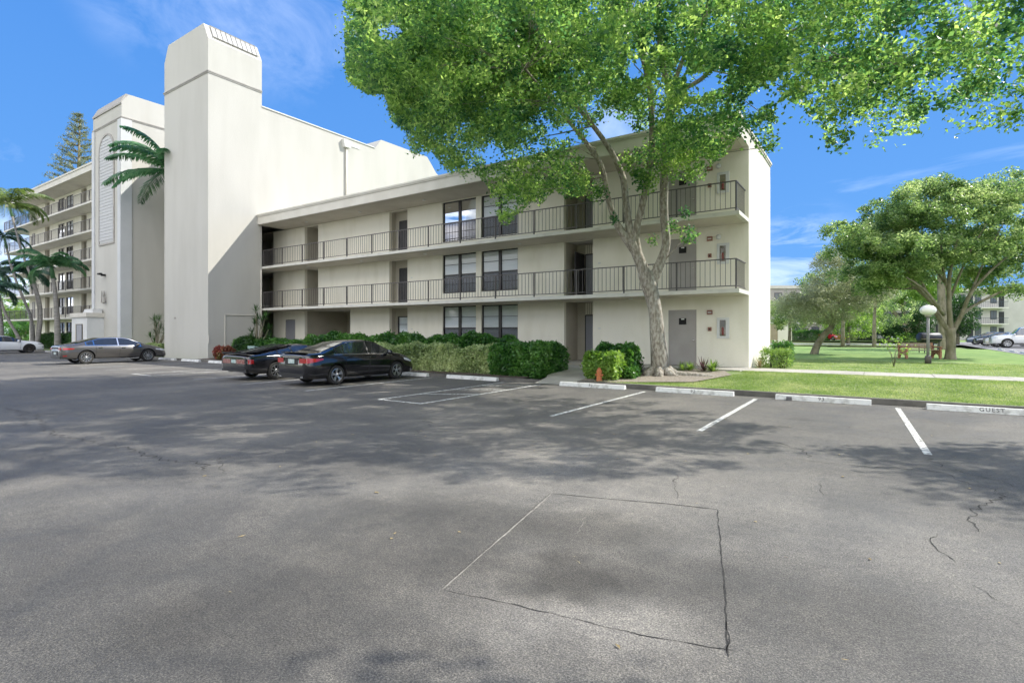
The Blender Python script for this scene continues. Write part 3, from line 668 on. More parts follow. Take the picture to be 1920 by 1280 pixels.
box_building(p, 'apartment_building', 'apartment block with blue grey balcony rails and a plain white end, behind the white truck', 34, 12, 3, 2.75, M_farw2, TH-.02, 2.6, rail=True, blank=23.5)
# low boundary wall with sloping buttress beside the end wall
p = gr(1447, 640, .25); t = thing('garden_wall', p, 'low cream garden wall with a sloping buttress and taupe gate beyond the end of the building', 'wall', None, TH)
m = MB(); m.box(-1.5, 0, -.3, .85, .2, 2.5); m.build('panel', pmat('gate_tan', (.36, .30, .2), (.42, .35, .25), 2, .8), t, local=True)
m = MB(); m.box(.85, -.1, -.3, 1.15, .5, 4.0); m.prism([(1.15, -.3), (2.9, -.3), (2.9, 2.4), (1.9, 3.6), (1.15, 3.6)], 0, .35, 'y'); m.build('wall', M_wall, t, local=True)
# ---------------------------------------------------------------- the big shade tree
def branch_mesh(paths, name, mat, parent, n=10):
    m = MB()
    for P in paths:
        S = smooth_path(P, 4); m.tube([p[:3] for p in S], [float(p[3]) for p in S], n if P[0][3] > .12 else 6)
    return m.build(name, mat, parent, True)
def pp(px, py, d, r): v = at(px, py, d); return (v.x, v.y, v.z, r)
base = at(1238, 705, 18.45); base.z = .2
TR = thing('shade_tree', base, 'large spreading shade tree with mottled forked trunk in front of the three storey building', 'tree')
tb = (base.x, base.y)
trunk = [(tb[0], tb[1], -.1, .52), (tb[0], tb[1], .22, .45), (tb[0]-.01, tb[1], .45, .38)]+[pp(1236, 665, 18.4, .345), pp(1232, 620, 18.4, .30), pp(1229, 586, 18.4, .27), pp(1222, 553, 18.4, .29), pp(1215, 528, 18.4, .33), pp(1210, 510, 18.4, .30)]
Lb = [pp(1212, 520, 18.4, .27), pp(1196, 480, 18.4, .24), pp(1184, 452, 18.3, .21)]
bA = [pp(1190, 470, 18.4, .20), pp(1158, 422, 18.3, .16), pp(1141, 374, 18.1, .125), pp(1128, 313, 17.8, .115), pp(1104, 275, 17.5, .10), pp(1083, 248, 17.2, .085), pp(1035, 190, 16.3, .06), pp(985, 130, 15.2, .04)]
bB = [pp(1184, 455, 18.3, .17), pp(1174, 385, 18.5, .155), pp(1168, 334, 18.6, .145), pp(1145, 283, 18.4, .12), pp(1112, 236, 17.9, .10), pp(1060, 170, 17, .07), pp(1010, 60, 16, .05)]
bC = [pp(1200, 492, 18.4, .20), pp(1192, 439, 18.3, .165), pp(1205, 382, 18.1, .15), pp(1218, 313, 17.7, .14), pp(1223, 252, 17.3, .13), pp(1215, 150, 16.4, .10), pp(1180, 30, 15.2, .07), pp(1140, -120, 14, .04)]
bD = [pp(1222, 530, 18.4, .26), pp(1235, 500, 18.3, .22), pp(1249, 458, 18.2, .19), pp(1245, 403, 18, .185), pp(1245, 354, 17.7, .18), pp(1250, 269, 17.1, .17), pp(1256, 205, 16.6, .165), pp(1258, 170, 16.3, .15)]
bE = [pp(1257, 178, 16.3, .13), pp(1240, 106, 15.6, .10), pp(1235, 20, 14.8, .085), pp(1240, -120, 13.8, .05)]
bF = [pp(1258, 190, 16.4, .11), pp(1283, 168, 16.2, .085), pp(1316, 148, 15.9, .085), pp(1341, 124, 15.6, .08), pp(1400, 106, 14.9, .065), pp(1480, 60, 13.8, .05), pp(1570, 30, 12.6, .035)]
bG = [pp(1256, 200, 16.5, .10), pp(1283, 192, 16.3, .08), pp(1332, 186, 15.8, .07), pp(1380, 168, 15.3, .062), pp(1432, 131, 14.7, .05), pp(1540, 110, 13.4, .04), pp(1680, 120, 12, .025)]
bH = [pp(1258, 172, 16.3, .11), pp(1290, 90, 15.6, .09), pp(1340, 0, 14.8, .07), pp(1420, -130, 13.5, .045)]
bI = [pp(1235, 500, 18.3, .05), pp(1262, 470, 18.0, .022), pp(1288, 440, 17.7, .012)]
P0 = [[(*p[:3], p[3]*.84) for p in trunk]]+[[(*p[:3], p[3]*.76) for p in B_] for B_ in (Lb, bA, bB, bC, bD, bE, bF, bG, bH, bI)]
# spreading surface roots
def rootp(a, L, r0, sag=0): 
    return [(tb[0]+math.cos(a)*.25, tb[1]+math.sin(a)*.25, .42, r0), (tb[0]+math.cos(a)*.6, tb[1]+math.sin(a)*.55, .25, r0*.8), (tb[0]+math.cos(a+.1)*L*.6, tb[1]+math.sin(a+.1)*L*.6, .24, r0*.65), (tb[0]+math.cos(a+.2)*L, tb[1]+math.sin(a+.2)*L, .17, r0*.3)]
P0 += [rootp(-.12, 2.3, .20), rootp(-.55, 1.0, .16), rootp(-1.35, .8, .17), rootp(-2.2, .8, .17), rootp(2.9, .9, .17), rootp(.6, 1.2, .15)]
branch_mesh(P0, 'trunk', M_bark, TR, 14)
# crown: clumps in the tree's real volume
poly = [(640, -2000), (644, 15), (650, 150), (690, 178), (722, 176), (732, 225), (757, 245), (775, 300), (790, 285), (810, 285), (840, 325), (872, 345), (885, 320), (915, 350), (925, 392), (945, 440), (965, 405), (1000, 378), (1012, 388), (1040, 355), (1062, 375), (1098, 365), (1110, 330), (1075, 270), (1110, 250), (1135, 215), (1185, 235), (1190, 285), (1180, 330), (1215, 350), (1250, 340), (1330, 330), (1372, 275), (1395, 240), (1430, 300), (1462, 270), (1455, 195), (1475, 185), (1505, 205), (1540, 240), (1552, 285), (1580, 295), (1600, 262), (1640, 285), (1660, 255), (1735, 252), (1742, 180), (1760, 215), (1775, 265), (1820, 262), (1852, 308), (1880, 262), (1925, 232), (2600, 120), (2600, -2000)]
holes = [[(708, 55), (745, 45), (757, 62), (735, 78), (712, 75)], [(1262, 130), (1280, 100), (1290, 130), (1275, 150)], [(1285, 140), (1370, 128), (1355, 165), (1290, 185)], [(1175, 110), (1205, 110), (1215, 145), (1180, 150)], [(1030, 240), (1070, 235), (1085, 262), (1030, 262)], [(900, 285), (925, 260), (950, 300), (915, 310)], [(1395, 190), (1440, 150), (1470, 180), (1400, 215)]]
def crown_centres(n, cen, rad, poly=None, holes=(), keepf=None):
    d = unit(RNG.normal(size=(n, 3))); r = RNG.random((n, 1))**.38
    P = np.array(cen)+d*r*np.array(rad)
    if keepf is not None: P = P[keepf(P)]
    return P
def infr(P, poly, holes=(), jit=0):
    x, y, d = proj(P); out = (d < .5) | (x < -60) | (x > 1980) | (y < -60)
    k = inpoly(x, y, poly)
    for h in holes: k &= ~(inpoly(x, y, h) & (RNG.random(len(P)) < .93))
    return np.where(out & (y < 0), True, np.where((x > 1980) & (y > 200), False, k))
def notbuild(P): return ~((P[:, 1] > 18.6) & (P[:, 2] < 9.9) & (P[:, 0] < -3.4)) & (P[:, 2] > 3.2)
cc = np.concatenate([crown_centres(1900, (-7.5, 14.6, 9.9), (9.0, 8.2, 3.9)), crown_centres(620, (-13.3, 14.8, 10.8), (4.6, 4.4, 2.8)), crown_centres(620, (-11.5, 15.0, 11.6), (6.2, 4.0, 2.2)), crown_centres(330, (-12, 11.5, 9.0), (4.6, 4.6, 2.7)), crown_centres(420, (-.3, 14.0, 7.8), (4.6, 4.6, 2.2)), crown_centres(260, (-9.2, 16.4, 6.6), (3.4, 2.2, 1.4)), crown_centres(90, (-5.3, 17.3, 7.3), (2.0, 1.3, 1.0))])
cc = cc[infr(cc, poly, holes) & notbuild(cc)]
xx, yy_, dd = proj(cc); cc = cc[(dd > 6.5)]
g3 = np.sin(cc[:, 0]*1.9+cc[:, 2]*1.3)*np.sin(cc[:, 1]*1.7+1)*np.sin(cc[:, 2]*2.3+cc[:, 0]); cc = cc[(g3 > -.28) | (RNG.random(len(cc)) < .35)]   # open pockets between the branches
cl, _ = clumps(cc, RNG.uniform(.24, .55, len(cc)), 100, .8)
cl = cl[(infr(cl, poly, holes) | (RNG.random(len(cl)) < .10)) & notbuild(cl)]
# thin the hanging edges so that the sky shows through
x, y, d = proj(cl); edge = np.clip((y-120)/170, 0, 1); cl = cl[RNG.random(len(cl)) > edge*.50]
# little sprigs on the stems
sp = []
for px, py, dq, rr, nn in ((1288, 400, 17.5, .28, 60), (1292, 440, 17.5, .35, 160), (1262, 425, 17.6, .3, 70), (1225, 450, 17.6, .25, 40), (948, 405, 15.5, .28, 130), (952, 360, 15.5, .25, 120), (1180, 300, 17.3, .4, 220), (1210, 340, 17.3, .45, 260), (1255, 300, 16.6, .5, 320), (1300, 320, 16.5, .45, 200), (1120, 360, 17.2, .4, 200), (1150, 410, 17.5, .2, 50), (1240, 210, 16, .5, 260), (1270, 240, 16, .45, 200), (1320, 270, 16, .5, 220), (1185, 190, 15.8, .5, 260)):
    c = at(px, py, dq); sp.append(np.array(c)+unit(RNG.normal(size=(nn, 3)))*RNG.random((nn, 1))**.5*rr)
cl = np.concatenate([cl]+sp)
V = leaves(cl, .118, .064, -.25)
link('crown', npmesh('crown', V-np.array(base)), L_main, TR, local=True)
# secondary branches reaching into the crown
nodes = np.array([p for P in P0[1:10] for p in smooth_path(P, 3)[4:]])
tw = MB(); rr_ = random.Random(5)
for i in rr_.sample(range(len(cc)), 230):
    c = cc[i]; dist = np.linalg.norm(nodes[:, :3]-c, axis=1)+np.maximum(0, nodes[:, 2]-c[2])*1.5; j = int(dist.argmin()); q = nodes[j]
    if dist[j] > 4.2: continue
    mid = (q[:3]*.5+c*.5)+np.array([rr_.uniform(-.25, .25), rr_.uniform(-.25, .25), rr_.uniform(.0, .35)])
    r0 = min(q[3]*.45, .012+.006*dist[j])
    tw.tube([q[:3], mid, c], [r0, r0*.65, .008], 5, False)
tw.build('branches', M_bark, TR, True)
print('crown leaves', len(cl))

# ---------------------------------------------------------------- generic trees and plants
def lumpy(cs, rad, k=9):
    """two-level crown: rounded boughs, each covered in small sprays"""
    out = []
    for c in cs:
        dd_ = unit(RNG.normal(size=(k, 3))); dd_[:, 2] = np.abs(dd_[:, 2])*.9-.15; out.append(c+dd_*rad*RNG.uniform(.75, 1.15)*np.array([1, 1, .75]))
    return np.concatenate(out)
def tree(name, base, label, cat, paths, crowns, lm, bark, size=.1, per=60, rad=(.4, .8), wd=.55, group=None, flat=.75, polyc=None, lump=0):
    t = thing(name, base, label, cat, group)
    if paths: branch_mesh(paths, 'trunk', bark, t)
    cs = np.concatenate([crown_centres(n, c, r) for n, c, r in crowns])
    if lump: cs = lumpy(cs[RNG.permutation(len(cs))[:len(cs)//6]], lump, 11)
    if polyc is not None: cs = cs[inpoly(*proj(cs)[:2], polyc)]
    L_, _ = clumps(cs, RNG.uniform(rad[0], rad[1], len(cs)), per, flat)
    L_ = L_[L_[:, 2] > base[2]+.02]
    V = leaves(L_, size, size*wd)
    link('crown', npmesh('crown', V-np.array(base)), lm, t, local=True)
    return t
def G(px, py, z=.22): return gr(px, py, z)
# off-frame tree on the right: it throws the dappled shade over the near asphalt
def off_ok(P): x, y, d = proj(P); return (d < .4) | (x > 1980) | (x < -60) | (y < -120)
bt = Vector((10.5, 12.9, 0))
t = thing('shade_tree', bt, 'second spreading shade tree standing outside the right edge of the photo', 'tree')
branch_mesh([[(10.5, 12.9, 0, .3), (10.4, 12.8, 2, .24), (10, 12.3, 4, .2)], [(10, 12.3, 4, .16), (8.4, 11.4, 6, .12), (6.8, 10.8, 7.5, .05)], [(10, 12.3, 4, .16), (12, 12, 6, .1), (13, 11, 8, .05)]], 'trunk', M_bark, t)
cs = np.concatenate([crown_centres(300, (9.2, 14.4, 7.4), (4.2, 2.2, 1.5)), crown_centres(36, (5.0, 6.9, 7.4), (1.9, .9, .7)), crown_centres(60, (10.5, 11.5, 7.6), (2, 2, 1.0))]); cs = cs[off_ok(cs)]
l_, _ = clumps(cs, RNG.uniform(.4, .7, len(cs)), 55, .7); l_ = l_[off_ok(l_)]
link('crown', npmesh('crown', leaves(l_, .15, .085)-np.array(bt)), L_main, t, local=True)

# trees across the lot, behind the photographer: seen in the window glass and car paint
for i, (x, y, h_, w_) in enumerate(((-84, -15, 9, 7), (-70, -17, 9.5, 7), (-57, -16, 9, 6.5), (-44, -17, 8, 6), (-32, -20, 9, 6.5), (-20, -18, 8.5, 6), (-9, -21, 9.5, 6.5), (3, -19, 8, 6), (15, -18, 9, 6))):
    tree('lot_tree', Vector((x, y, 0)), 'round green tree across the parking lot behind the photographer', 'tree', [[(x, y, 0, .3), (x, y, h_*.6, .2)]], [(150, (x, y, h_*.62), (w_, w_*.7, h_*.42))], L_right, M_bark2, .5, 45, (.6, 1.2), group='trees across the parking lot')
struct(grid([-90, -40, 10, 39], [-29, -22, -14], lambda x, y: .12, 'verge', M_lawn))
# the tree by the lamp: thick multi-stemmed trunk, wide crown
D = 30.0
b = G(1782, 673); b = Vector((b.x, b.y, .2)); D = (b.x*VW[0]+b.y*VW[1])
def q(px, py, d, r): v = at(px, py, d); return (v.x, v.y, v.z, r)
paths = [[(b.x, b.y, 0, .42), (b.x, b.y, .5, .30), q(1783, 640, D, .27), q(1781, 615, D, .32)],
 [q(1781, 622, D, .22), q(1760, 595, D, .2), q(1748, 568, D+.3, .18), q(1712, 535, D+.6, .15), q(1670, 510, D+.8, .1), q(1640, 480, D+1, .05)],
 [q(1783, 620, D, .24), q(1780, 580, D-.2, .2), q(1780, 520, D-.3, .16), q(1790, 470, D-.4, .1), q(1800, 420, D, .05)],
 [q(1786, 622, D, .22), q(1803, 590, D, .18), q(1820, 550, D-.4, .15), q(1850, 515, D-.6, .11), q(1890, 480, D-.8, .06)],
 [q(1795, 602, D+.3, .14), q(1815, 580, D+.3, .13), q(1860, 555, D+.4, .11), q(1905, 535, D+.5, .07)],
 [q(1748, 568, D+.3, .13), q(1725, 520, D, .09), q(1710, 470, D, .04)], [q(1780, 540, D, .1), q(1745, 490, D, .06), q(1735, 430, D, .03)]]
paths = [[(*p[:3], p[3]*(.82 if k == 0 else .62)) for p in P] for k, P in enumerate(paths)]
paths += [[q(1752, 575, D+.2, .08), q(1700, 505, D-.5, .05), q(1680, 450, D-.5, .02)], [q(1781, 560, D, .08), q(1815, 480, D-.6, .05), q(1850, 420, D-.6, .02)], [q(1815, 560, D, .08), q(1850, 480, D, .05), q(1880, 420, D, .02)], [q(1720, 540, D+.6, .07), q(1670, 540, D+.6, .04), q(1620, 520, D+.6, .02)], [q(1781, 560, D, .08), q(1765, 480, D-.6, .05), q(1770, 390, D-.6, .02)], [q(1770, 590, D-.3, .1), q(1735, 545, D-1, .07), q(1700, 520, D-1.5, .03)]]
tree('lawn_tree', b, 'wide crowned grey green tree with forking mossy stems right behind the globe lamp', 'tree', paths,
     [(210, tuple(at(1765, 435, D+.5)), (4.4, 4.4, 2.4)), (110, tuple(at(1880, 425, D)), (3.2, 3.6, 2.5)), (110, tuple(at(1665, 475, D)), (2.0, 3.0, 1.9)), (45, tuple(at(1890, 500, D+1)), (2.2, 2.6, 1.3)), (50, tuple(at(1620, 455, D)), (1.2, 1.8, 1.3)), (60, tuple(at(1655, 525, D+1)), (1.8, 2.2, .9)), (60, tuple(at(1875, 515, D+1.2)), (2.2, 2.2, 1.2)), (60, tuple(at(1760, 500, D+2)), (3, 2, 1)), (40, tuple(at(1830, 365, D)), (1.6, 2, .9)), (30, tuple(at(1900, 365, D)), (1.2, 2, .9)), (60, tuple(at(1775, 370, D)), (1.9, 2.4, 1.1)), (45, tuple(at(1680, 415, D)), (1.4, 1.6, 1.0))],
     L_right, M_bark2, .14, 74, (.28, .5), lump=1.0)
# two stems behind it
b2 = G(1768, 655); b2 = Vector((b2.x, b2.y, .2)); d2 = b2.x*VW[0]+b2.y*VW[1]
tree('lawn_tree', b2, 'shaded brown trunked tree directly behind the lamp side tree, half hidden by it', 'tree',
     [[(b2.x, b2.y, 0, .42), q(1768, 630, d2, .36), q(1766, 580, d2, .32), q(1764, 520, d2, .25), q(1760, 470, d2, .1)]],
     [(120, tuple(at(1790, 480, d2+1)), (4.5, 4, 2.4))], L_right, M_bark2, .18, 110, (.5, .9))
b3 = G(1704, 638); b3 = Vector((b3.x, b3.y, .2)); d3 = b3.x*VW[0]+b3.y*VW[1]
tree('lawn_tree', b3, 'dark low forking tree with many thick stems between the palm post and the lamp', 'tree',
     [[(b3.x, b3.y, 0, .5), q(1704, 622, d3, .6)], [q(1704, 626, d3, .45), q(1690, 605, d3, .4), q(1672, 580, d3, .3), q(1650, 560, d3, .14)], [q(1704, 622, d3, .4), q(1695, 590, d3, .3), q(1690, 560, d3, .2)], [q(1706, 622, d3, .4), q(1712, 590, d3, .28), q(1716, 560, d3, .14)], [q(1708, 626, d3, .35), q(1722, 605, d3, .35), q(1742, 580, d3, .2)]],
     [(260, tuple(at(1700, 545, d3)), (7.2, 5.5, 2.4)), (80, tuple(at(1635, 545, d3)), (3.6, 4, 2.4))], L_lime, M_bark2, .24, 130, (.6, 1.1))
# leaning silvery tree
b4 = G(1526, 663); b4 = Vector((b4.x, b4.y, .22)); d4 = b4.x*VW[0]+b4.y*VW[1]
tree('leaning_tree', b4, 'small leaning tree with a dark slanting trunk and silvery crown left of the red car', 'tree',
     [[(b4.x, b4.y, .1, .28), q(1532, 648, d4, .22), q(1545, 628, d4, .2), q(1560, 612, d4, .17), q(1564, 595, d4, .12)], [q(1560, 614, d4, .1), q(1545, 590, d4, .08), q(1520, 565, d4, .04)], [q(1562, 605, d4, .1), q(1572, 570, d4, .07), q(1590, 540, d4, .03)], [q(1562, 600, d4, .08), q(1555, 570, d4, .06), q(1550, 540, d4, .03)]],
     [(170, tuple(at(1535, 572, d4)), (2.9, 2.6, 1.35)), (120, tuple(at(1590, 535, d4)), (2.6, 2.4, 1.25)), (40, tuple(at(1500, 570, d4)), (1.4, 1.5, .8)), (45, tuple(at(1560, 490, d4)), (1.2, 1.6, .8)), (30, tuple(at(1625, 555, d4)), (1.5, 1.6, .9))],
     L_olive, M_bark2, .13, 95, (.35, .7), wd=.4)
# post-like palm trunk and its crown
b5 = G(1639, 650); b5 = Vector((b5.x, b5.y, .22)); d5 = b5.x*VW[0]+b5.y*VW[1]
# (fronds are added by palm() below)
# far greenery
def far_tree(px, py0, d, w, h, lm, label, name='background_tree', n=90, zb=.2, group='trees behind the far lawn', tr=True):
    c = at(px, py0, d); b = Vector((c.x, c.y, zb))
    tree(name, b, label, 'tree', [[(b.x, b.y, 0, .22), (b.x+.1, b.y, c.z, .12)]] if tr else None, [(n, (c.x, c.y, c.z), (w, w, h))], lm, M_bark2, .24, 70, (.5, 1.0), group=group)
far_tree(1480, 590, 70, 3.2, 2.0, L_right, 'grey green tree in front of the grey block beside the end wall')
far_tree(1590, 600, 66, 3.6, 2.2, L_lime, 'bright lime green tree above the red car')
far_tree(1640, 580, 74, 5.0, 3.0, L_right, 'olive green tree spreading behind the palm post')
far_tree(1580, 535, 60, 4.4, 3.0, L_right, 'taller dull green tree rising behind the leaning silvery tree', n=130)
far_tree(1722, 600, 78, 2.2, 2.8, L_dark, 'dark blue green tree behind the forked dark tree')
far_tree(1795, 592, 62, 1.9, 2.4, L_dark, 'dark conical tree seen between the stems of the lamp side tree')
far_tree(1668, 618, 80, 1.6, 1.2, L_dark, 'small dark round tree by the far carport')
# left far greenery
for i, (px, py, d, w_, h_, lm, lb) in enumerate(((30, 560, 100, 7, 6, L_lime, 'bright yellow green tree behind the left palm trunks'), (75, 600, 96, 5, 4, L_lime, 'yellow green bush mass low behind the left wing corner'), (5, 590, 104, 6, 4.5, L_right, 'paler tree at the left edge beyond the palms'), (48, 620, 92, 5, 2, L_hedge, 'low green shrubbery behind the palm bases'))):
    far_tree(px, py, d, w_, h_, lm, lb, n=150, zb=0, group='trees beyond the left wing')
far_tree(-60, 585, 96, 14, 5, L_right, 'broad tree just outside the left edge', n=160, zb=0, group='trees beyond the left wing')

# hedges and shrubs ---------------------------------------------------------
def hedge(name, label, cat, x0, y0, x1, y1, z0, h, lm, n, size=.1, rz=0, org=None, group=None, round_=.12, wd=.55, core=True):
    """a clipped mass of leaves, denser at its skin; local box x0..x1, y0..y1"""
    org = Vector(org) if org is not None else Vector(((x0+x1)/2, (y0+y1)/2, z0)); t = thing(name, org, label, cat, group, rz)
    wx, wy = x1-x0, y1-y0; loc = (org == Vector(((x0+x1)/2, (y0+y1)/2, z0)))
    P = RNG.random((n, 3)); f = RNG.random(n)
    P[f < .42, 2] = 1-RNG.random((f < .42).sum())**2.2*.22; s = (f > .42) & (f < .72); P[s, 1] = RNG.random(s.sum())**2*.2
    s = (f > .72) & (f < .80); P[s, 0] = 1-RNG.random(s.sum())**2*.1; s = (f > .80) & (f < .86); P[s, 0] = RNG.random(s.sum())**2*.1
    X = -wx/2+P[:, 0]*wx; Y = -wy/2+P[:, 1]*wy
    top = h*(.90+.10*np.sin(X*2.3+Y*1.7)*np.sin(X*.9)+.07*np.sin(X*6+1)*np.sin(Y*5))
    Z = P[:, 2]*top+RNG.normal(size=n)*.03
    bul = 1-round_*(np.abs(P[:, 2]-.55)*2)**2; Y *= bul; X *= 1-(1-bul)*.4
    Q = np.stack([X, Y, Z+.02], 1)+RNG.normal(size=(n, 3))*.035
    link('foliage', npmesh('foliage', leaves(Q, size, size*wd, .25)), lm, t, local=True)
    if core:
        m = MB(); rr2 = random.Random(3)
        for i in range(int(wx*wy*14)+6):
            x, y = rr2.uniform(-wx/2+.1, wx/2-.1), rr2.uniform(-wy/2+.1, wy/2-.1)
            m.tube([(x, y, 0), (x+rr2.uniform(-.1, .1), y+rr2.uniform(-.1, .1), h*.45), (x+rr2.uniform(-.25, .25), y+rr2.uniform(-.2, .2), h*.85)], [.014, .010, .004], 4, False)
        m.build('stems', M_twig, t, local=True)
    return t
hedge('hedge', 'long low hedge with pale variegated leaves, front row right of the black sedan', 'hedge', -19.8, 16.1, -11.3, 17.3, .1, 1.08, L_vari, 42000, .115)
hedge('hedge', 'taller dark green hedge behind the variegated row, under the windows', 'hedge', -25.5, 17.6, -12.2, 18.7, .15, 1.45, L_hedge, 34000, .15)
hedge('hedge', 'deep green hedge block at the right end of the row, beside the path', 'hedge', -11.9, 16.0, -9.75, 18.3, .1, 1.2, L_hedge, 20000, .14)
hedge('hedge', 'green hedge stretch behind the louvred coupe, left of the dark hedge', 'hedge', -32.0, 17.2, -25.7, 18.4, .15, 1.15, L_hedge, 18000, .11)
hedge('shrub', 'low pale shrub between the black sedan and the louvred coupe', 'shrub', -23.5, 16.1, -20.2, 17.2, .1, .8, L_vari, 9000, .10)
hedge('shrub', 'bright green round shrub behind the wheel stop stencilled 91', 'shrub', -8.0, 15.95, -6.85, 17.0, .15, .86, L_lime, 5000, .13, round_=.4)
hedge('shrub', 'darker green shrub with whorled leaves between the bright shrub and the tree trunk', 'shrub', -8.1, 17.0, -6.75, 18.1, .2, 1.05, L_hedge, 6000, .15, round_=.4)
hedge('ground_plant', 'low green clump at the left foot of the big tree', 'plant', -7.0, 16.6, -6.5, 17.3, .18, .32, L_hedge, 1400, .10, round_=.4)
hedge('shrub', 'red and green croton shrub at the right base of the stair tower', 'shrub', -31.5, 15.9, -30.6, 16.7, .1, .72, L_croton, 3200, .12, round_=.4)
hedge('shrub', 'dark green shrub between the croton and the dracaena', 'shrub', -31.4, 17.0, -29.6, 18.0, .1, 1.25, L_dark, 6000, .13, round_=.4)
hedge('shrub', 'yellow green loose shrub at the foot of the sunlit end wall', 'shrub', -3.7, 22.3, -2.6, 23.6, .3, .75, L_spike, 1500, .13, round_=.6, wd=.25)
hedge('shrub', 'small dark leaved shrub behind the yellow green one at the end wall corner', 'shrub', -3.6, 24.4, -2.8, 25.2, .3, 1.0, L_hedge, 900, .12, round_=.5)
hedge('hedge', 'clipped dark hedge in front of the six storey wing, behind the palms', 'hedge', -66, 17.0, -51.8, 18.2, 0, 1.5, L_dark, 26000, .16)
hedge('ground_plant', 'spiky bright plant between the white coupe and the dark grey sedan', 'plant', -54.6, 15.9, -52.2, 16.9, 0, .95, L_hedge, 2600, .18, round_=.4)
hedge('shrub', 'pale green shrub under the dracaena behind the dark grey sedan', 'shrub', -41.2, 15.9, -39.0, 16.9, 0, .85, L_vari, 4000, .13, round_=.4)
for px, py, wd_, h_, lm, lb in ((1513, 638, 7.2, 1.75, L_hedge, 'long clipped hedge left of the red car'), (1582, 637, 1.6, 1.2, L_hedge, 'small clipped hedge just right of the red car'), (1622, 638, 3.4, 1.5, L_dark, 'square clipped hedge left of the palm post'), (1594, 638, 1.6, .8, L_vari, 'low pale bush between the two clipped hedges'), (1480, 637, 1.8, 2.3, L_lime, 'loose tall bush against the buttressed garden wall'), (1702, 639, 2.2, 1.3, L_lime, 'light green bush at the foot of the dark forked tree')):
    g_ = G(px, py); hedge('hedge' if 'hedge' in lb else 'shrub', lb, 'hedge' if 'hedge' in lb else 'shrub', -wd_/2, -.6, wd_/2, .6, 0, h_, lm, int(1500*wd_), .16, TH, (g_.x, g_.y, .2))
# spiky rosettes
def rosette(name, loc, label, cat, lm, n, ln, wd, up=.9, stem=0, group=None):
    t = thing(name, loc, label, cat, group); vs = []
    for i in range(n):
        a = RNG.uniform(0, 2*PI); e = RNG.uniform(up*.25, up*1.35); l = ln*RNG.uniform(.7, 1.15)
        d = np.array([math.cos(a)*math.cos(e), math.sin(a)*math.cos(e), math.sin(e)]); s = np.array([-math.sin(a), math.cos(a), 0])*wd/2
        p0 = np.array([0, 0, stem]); p1 = p0+d*l*.5; p2 = p0+d*l*.95; p2[2] -= l*.22*(1.4-e)
        vs += [[p0-s*.5, p0+s*.5, p1+s, p1-s], [p1-s, p1+s, p2+s*.12, p2-s*.12]]
    link('leaves', npmesh('leaves', np.array(vs)), lm, t, local=True)
    if stem: MB().tube([(0, 0, 0), (0, 0, stem)], [.05, .03], 6).build('stem', M_bark2, t, True, True)
    return t
rosette('spiky_plant', (-6.95, 18.3, .28), 'dark purple spiky plant left of the big trunk, by the wall', 'plant', L_purple, 46, .55, .05)
rosette('spiky_plant', (-5.05, 19.5, .33), 'purple and red spiky plant between the tree roots and the utility door', 'plant', L_purple, 34, .62, .05, .95)
rosette('spiky_plant', (-4.75, 19.55, .33), 'bright yellow green spiky plant right of the purple one near the utility door', 'plant', L_spike, 60, .55, .05)
for i, x in enumerate((-5.75, -5.5)):
    rosette('grassy_plant', (x, 19.5, .33), ('bright grassy tuft nearest the trunk below the utility door', 'bright grassy tuft just left of the purple spiky plant')[i], 'plant', L_spike, 70, .42, .03)
rosette('spiky_plant', (-3.6, 21.98, .36), 'dry brown grassy tuft at the foot of the sunlit end wall corner', 'plant', leafmat('leaves_dry', [(.16, .12, .07), (.2, .2, .08)], .3), 40, .5, .03, 1.2)
# dracaenas: branching stems with tufts
def dracaena(loc, label, sc_, heads, lm):
    t = thing('dracaena', loc, label, 'plant'); m = MB(); vs = []
    for hx, hy, hz in heads:
        m.tube([(0, 0, 0), (hx*.35, hy*.35, hz*.5), (hx, hy, hz)], [.05, .035, .02], 6)
        for i in range(44):
            a = RNG.uniform(0, 2*PI); e = RNG.uniform(-.5, 1.4); l = .42*sc_*RNG.uniform(.7, 1.1)
            d = np.array([math.cos(a)*math.cos(e), math.sin(a)*math.cos(e), math.sin(e)]); s = np.array([-math.sin(a), math.cos(a), 0])*.022
            p0 = np.array([hx, hy, hz]); vs.append([p0-s*.5, p0+s*.5, p0+d*l*.6+s, p0+d*l]); 
    m.build('stems', M_bark2, t, True, True); link('leaves', npmesh('leaves', np.array(vs)), lm, t, local=True)
dracaena((-29.6, 17.4, .15), 'dark dracaena with spiky tufts against the tower flank behind the louvred coupe', 1.15, [(-.5, 0, 1.5), (-.2, .2, 2.3), (.1, -.1, 2.75), (.5, 0, 2.2), (.9, .2, 1.7), (-.8, 0, 1.1), (.3, .2, 1.6), (-.2, -.2, 1.2), (.9, 0, 2.4), (.0, 0, 2.1), (1.2, 0, 1.2), (-.4, .1, 2.0)], L_dark)
dracaena((-41.3, 17.0, 0), 'dracaena bush with spiky tufts in the gap left of the stair tower', 1.4, [(-.9, 0, 1.3), (-.5, .2, 2.0), (.1, -.1, 2.4), (.5, 0, 1.9), (.9, .2, 1.5), (0, 0, 1.5), (1.1, .2, 2.1), (-.3, 0, 1.0), (.6, -.1, 2.5), (-.6, .1, 2.5), (1.4, 0, 1.7)], L_dark)
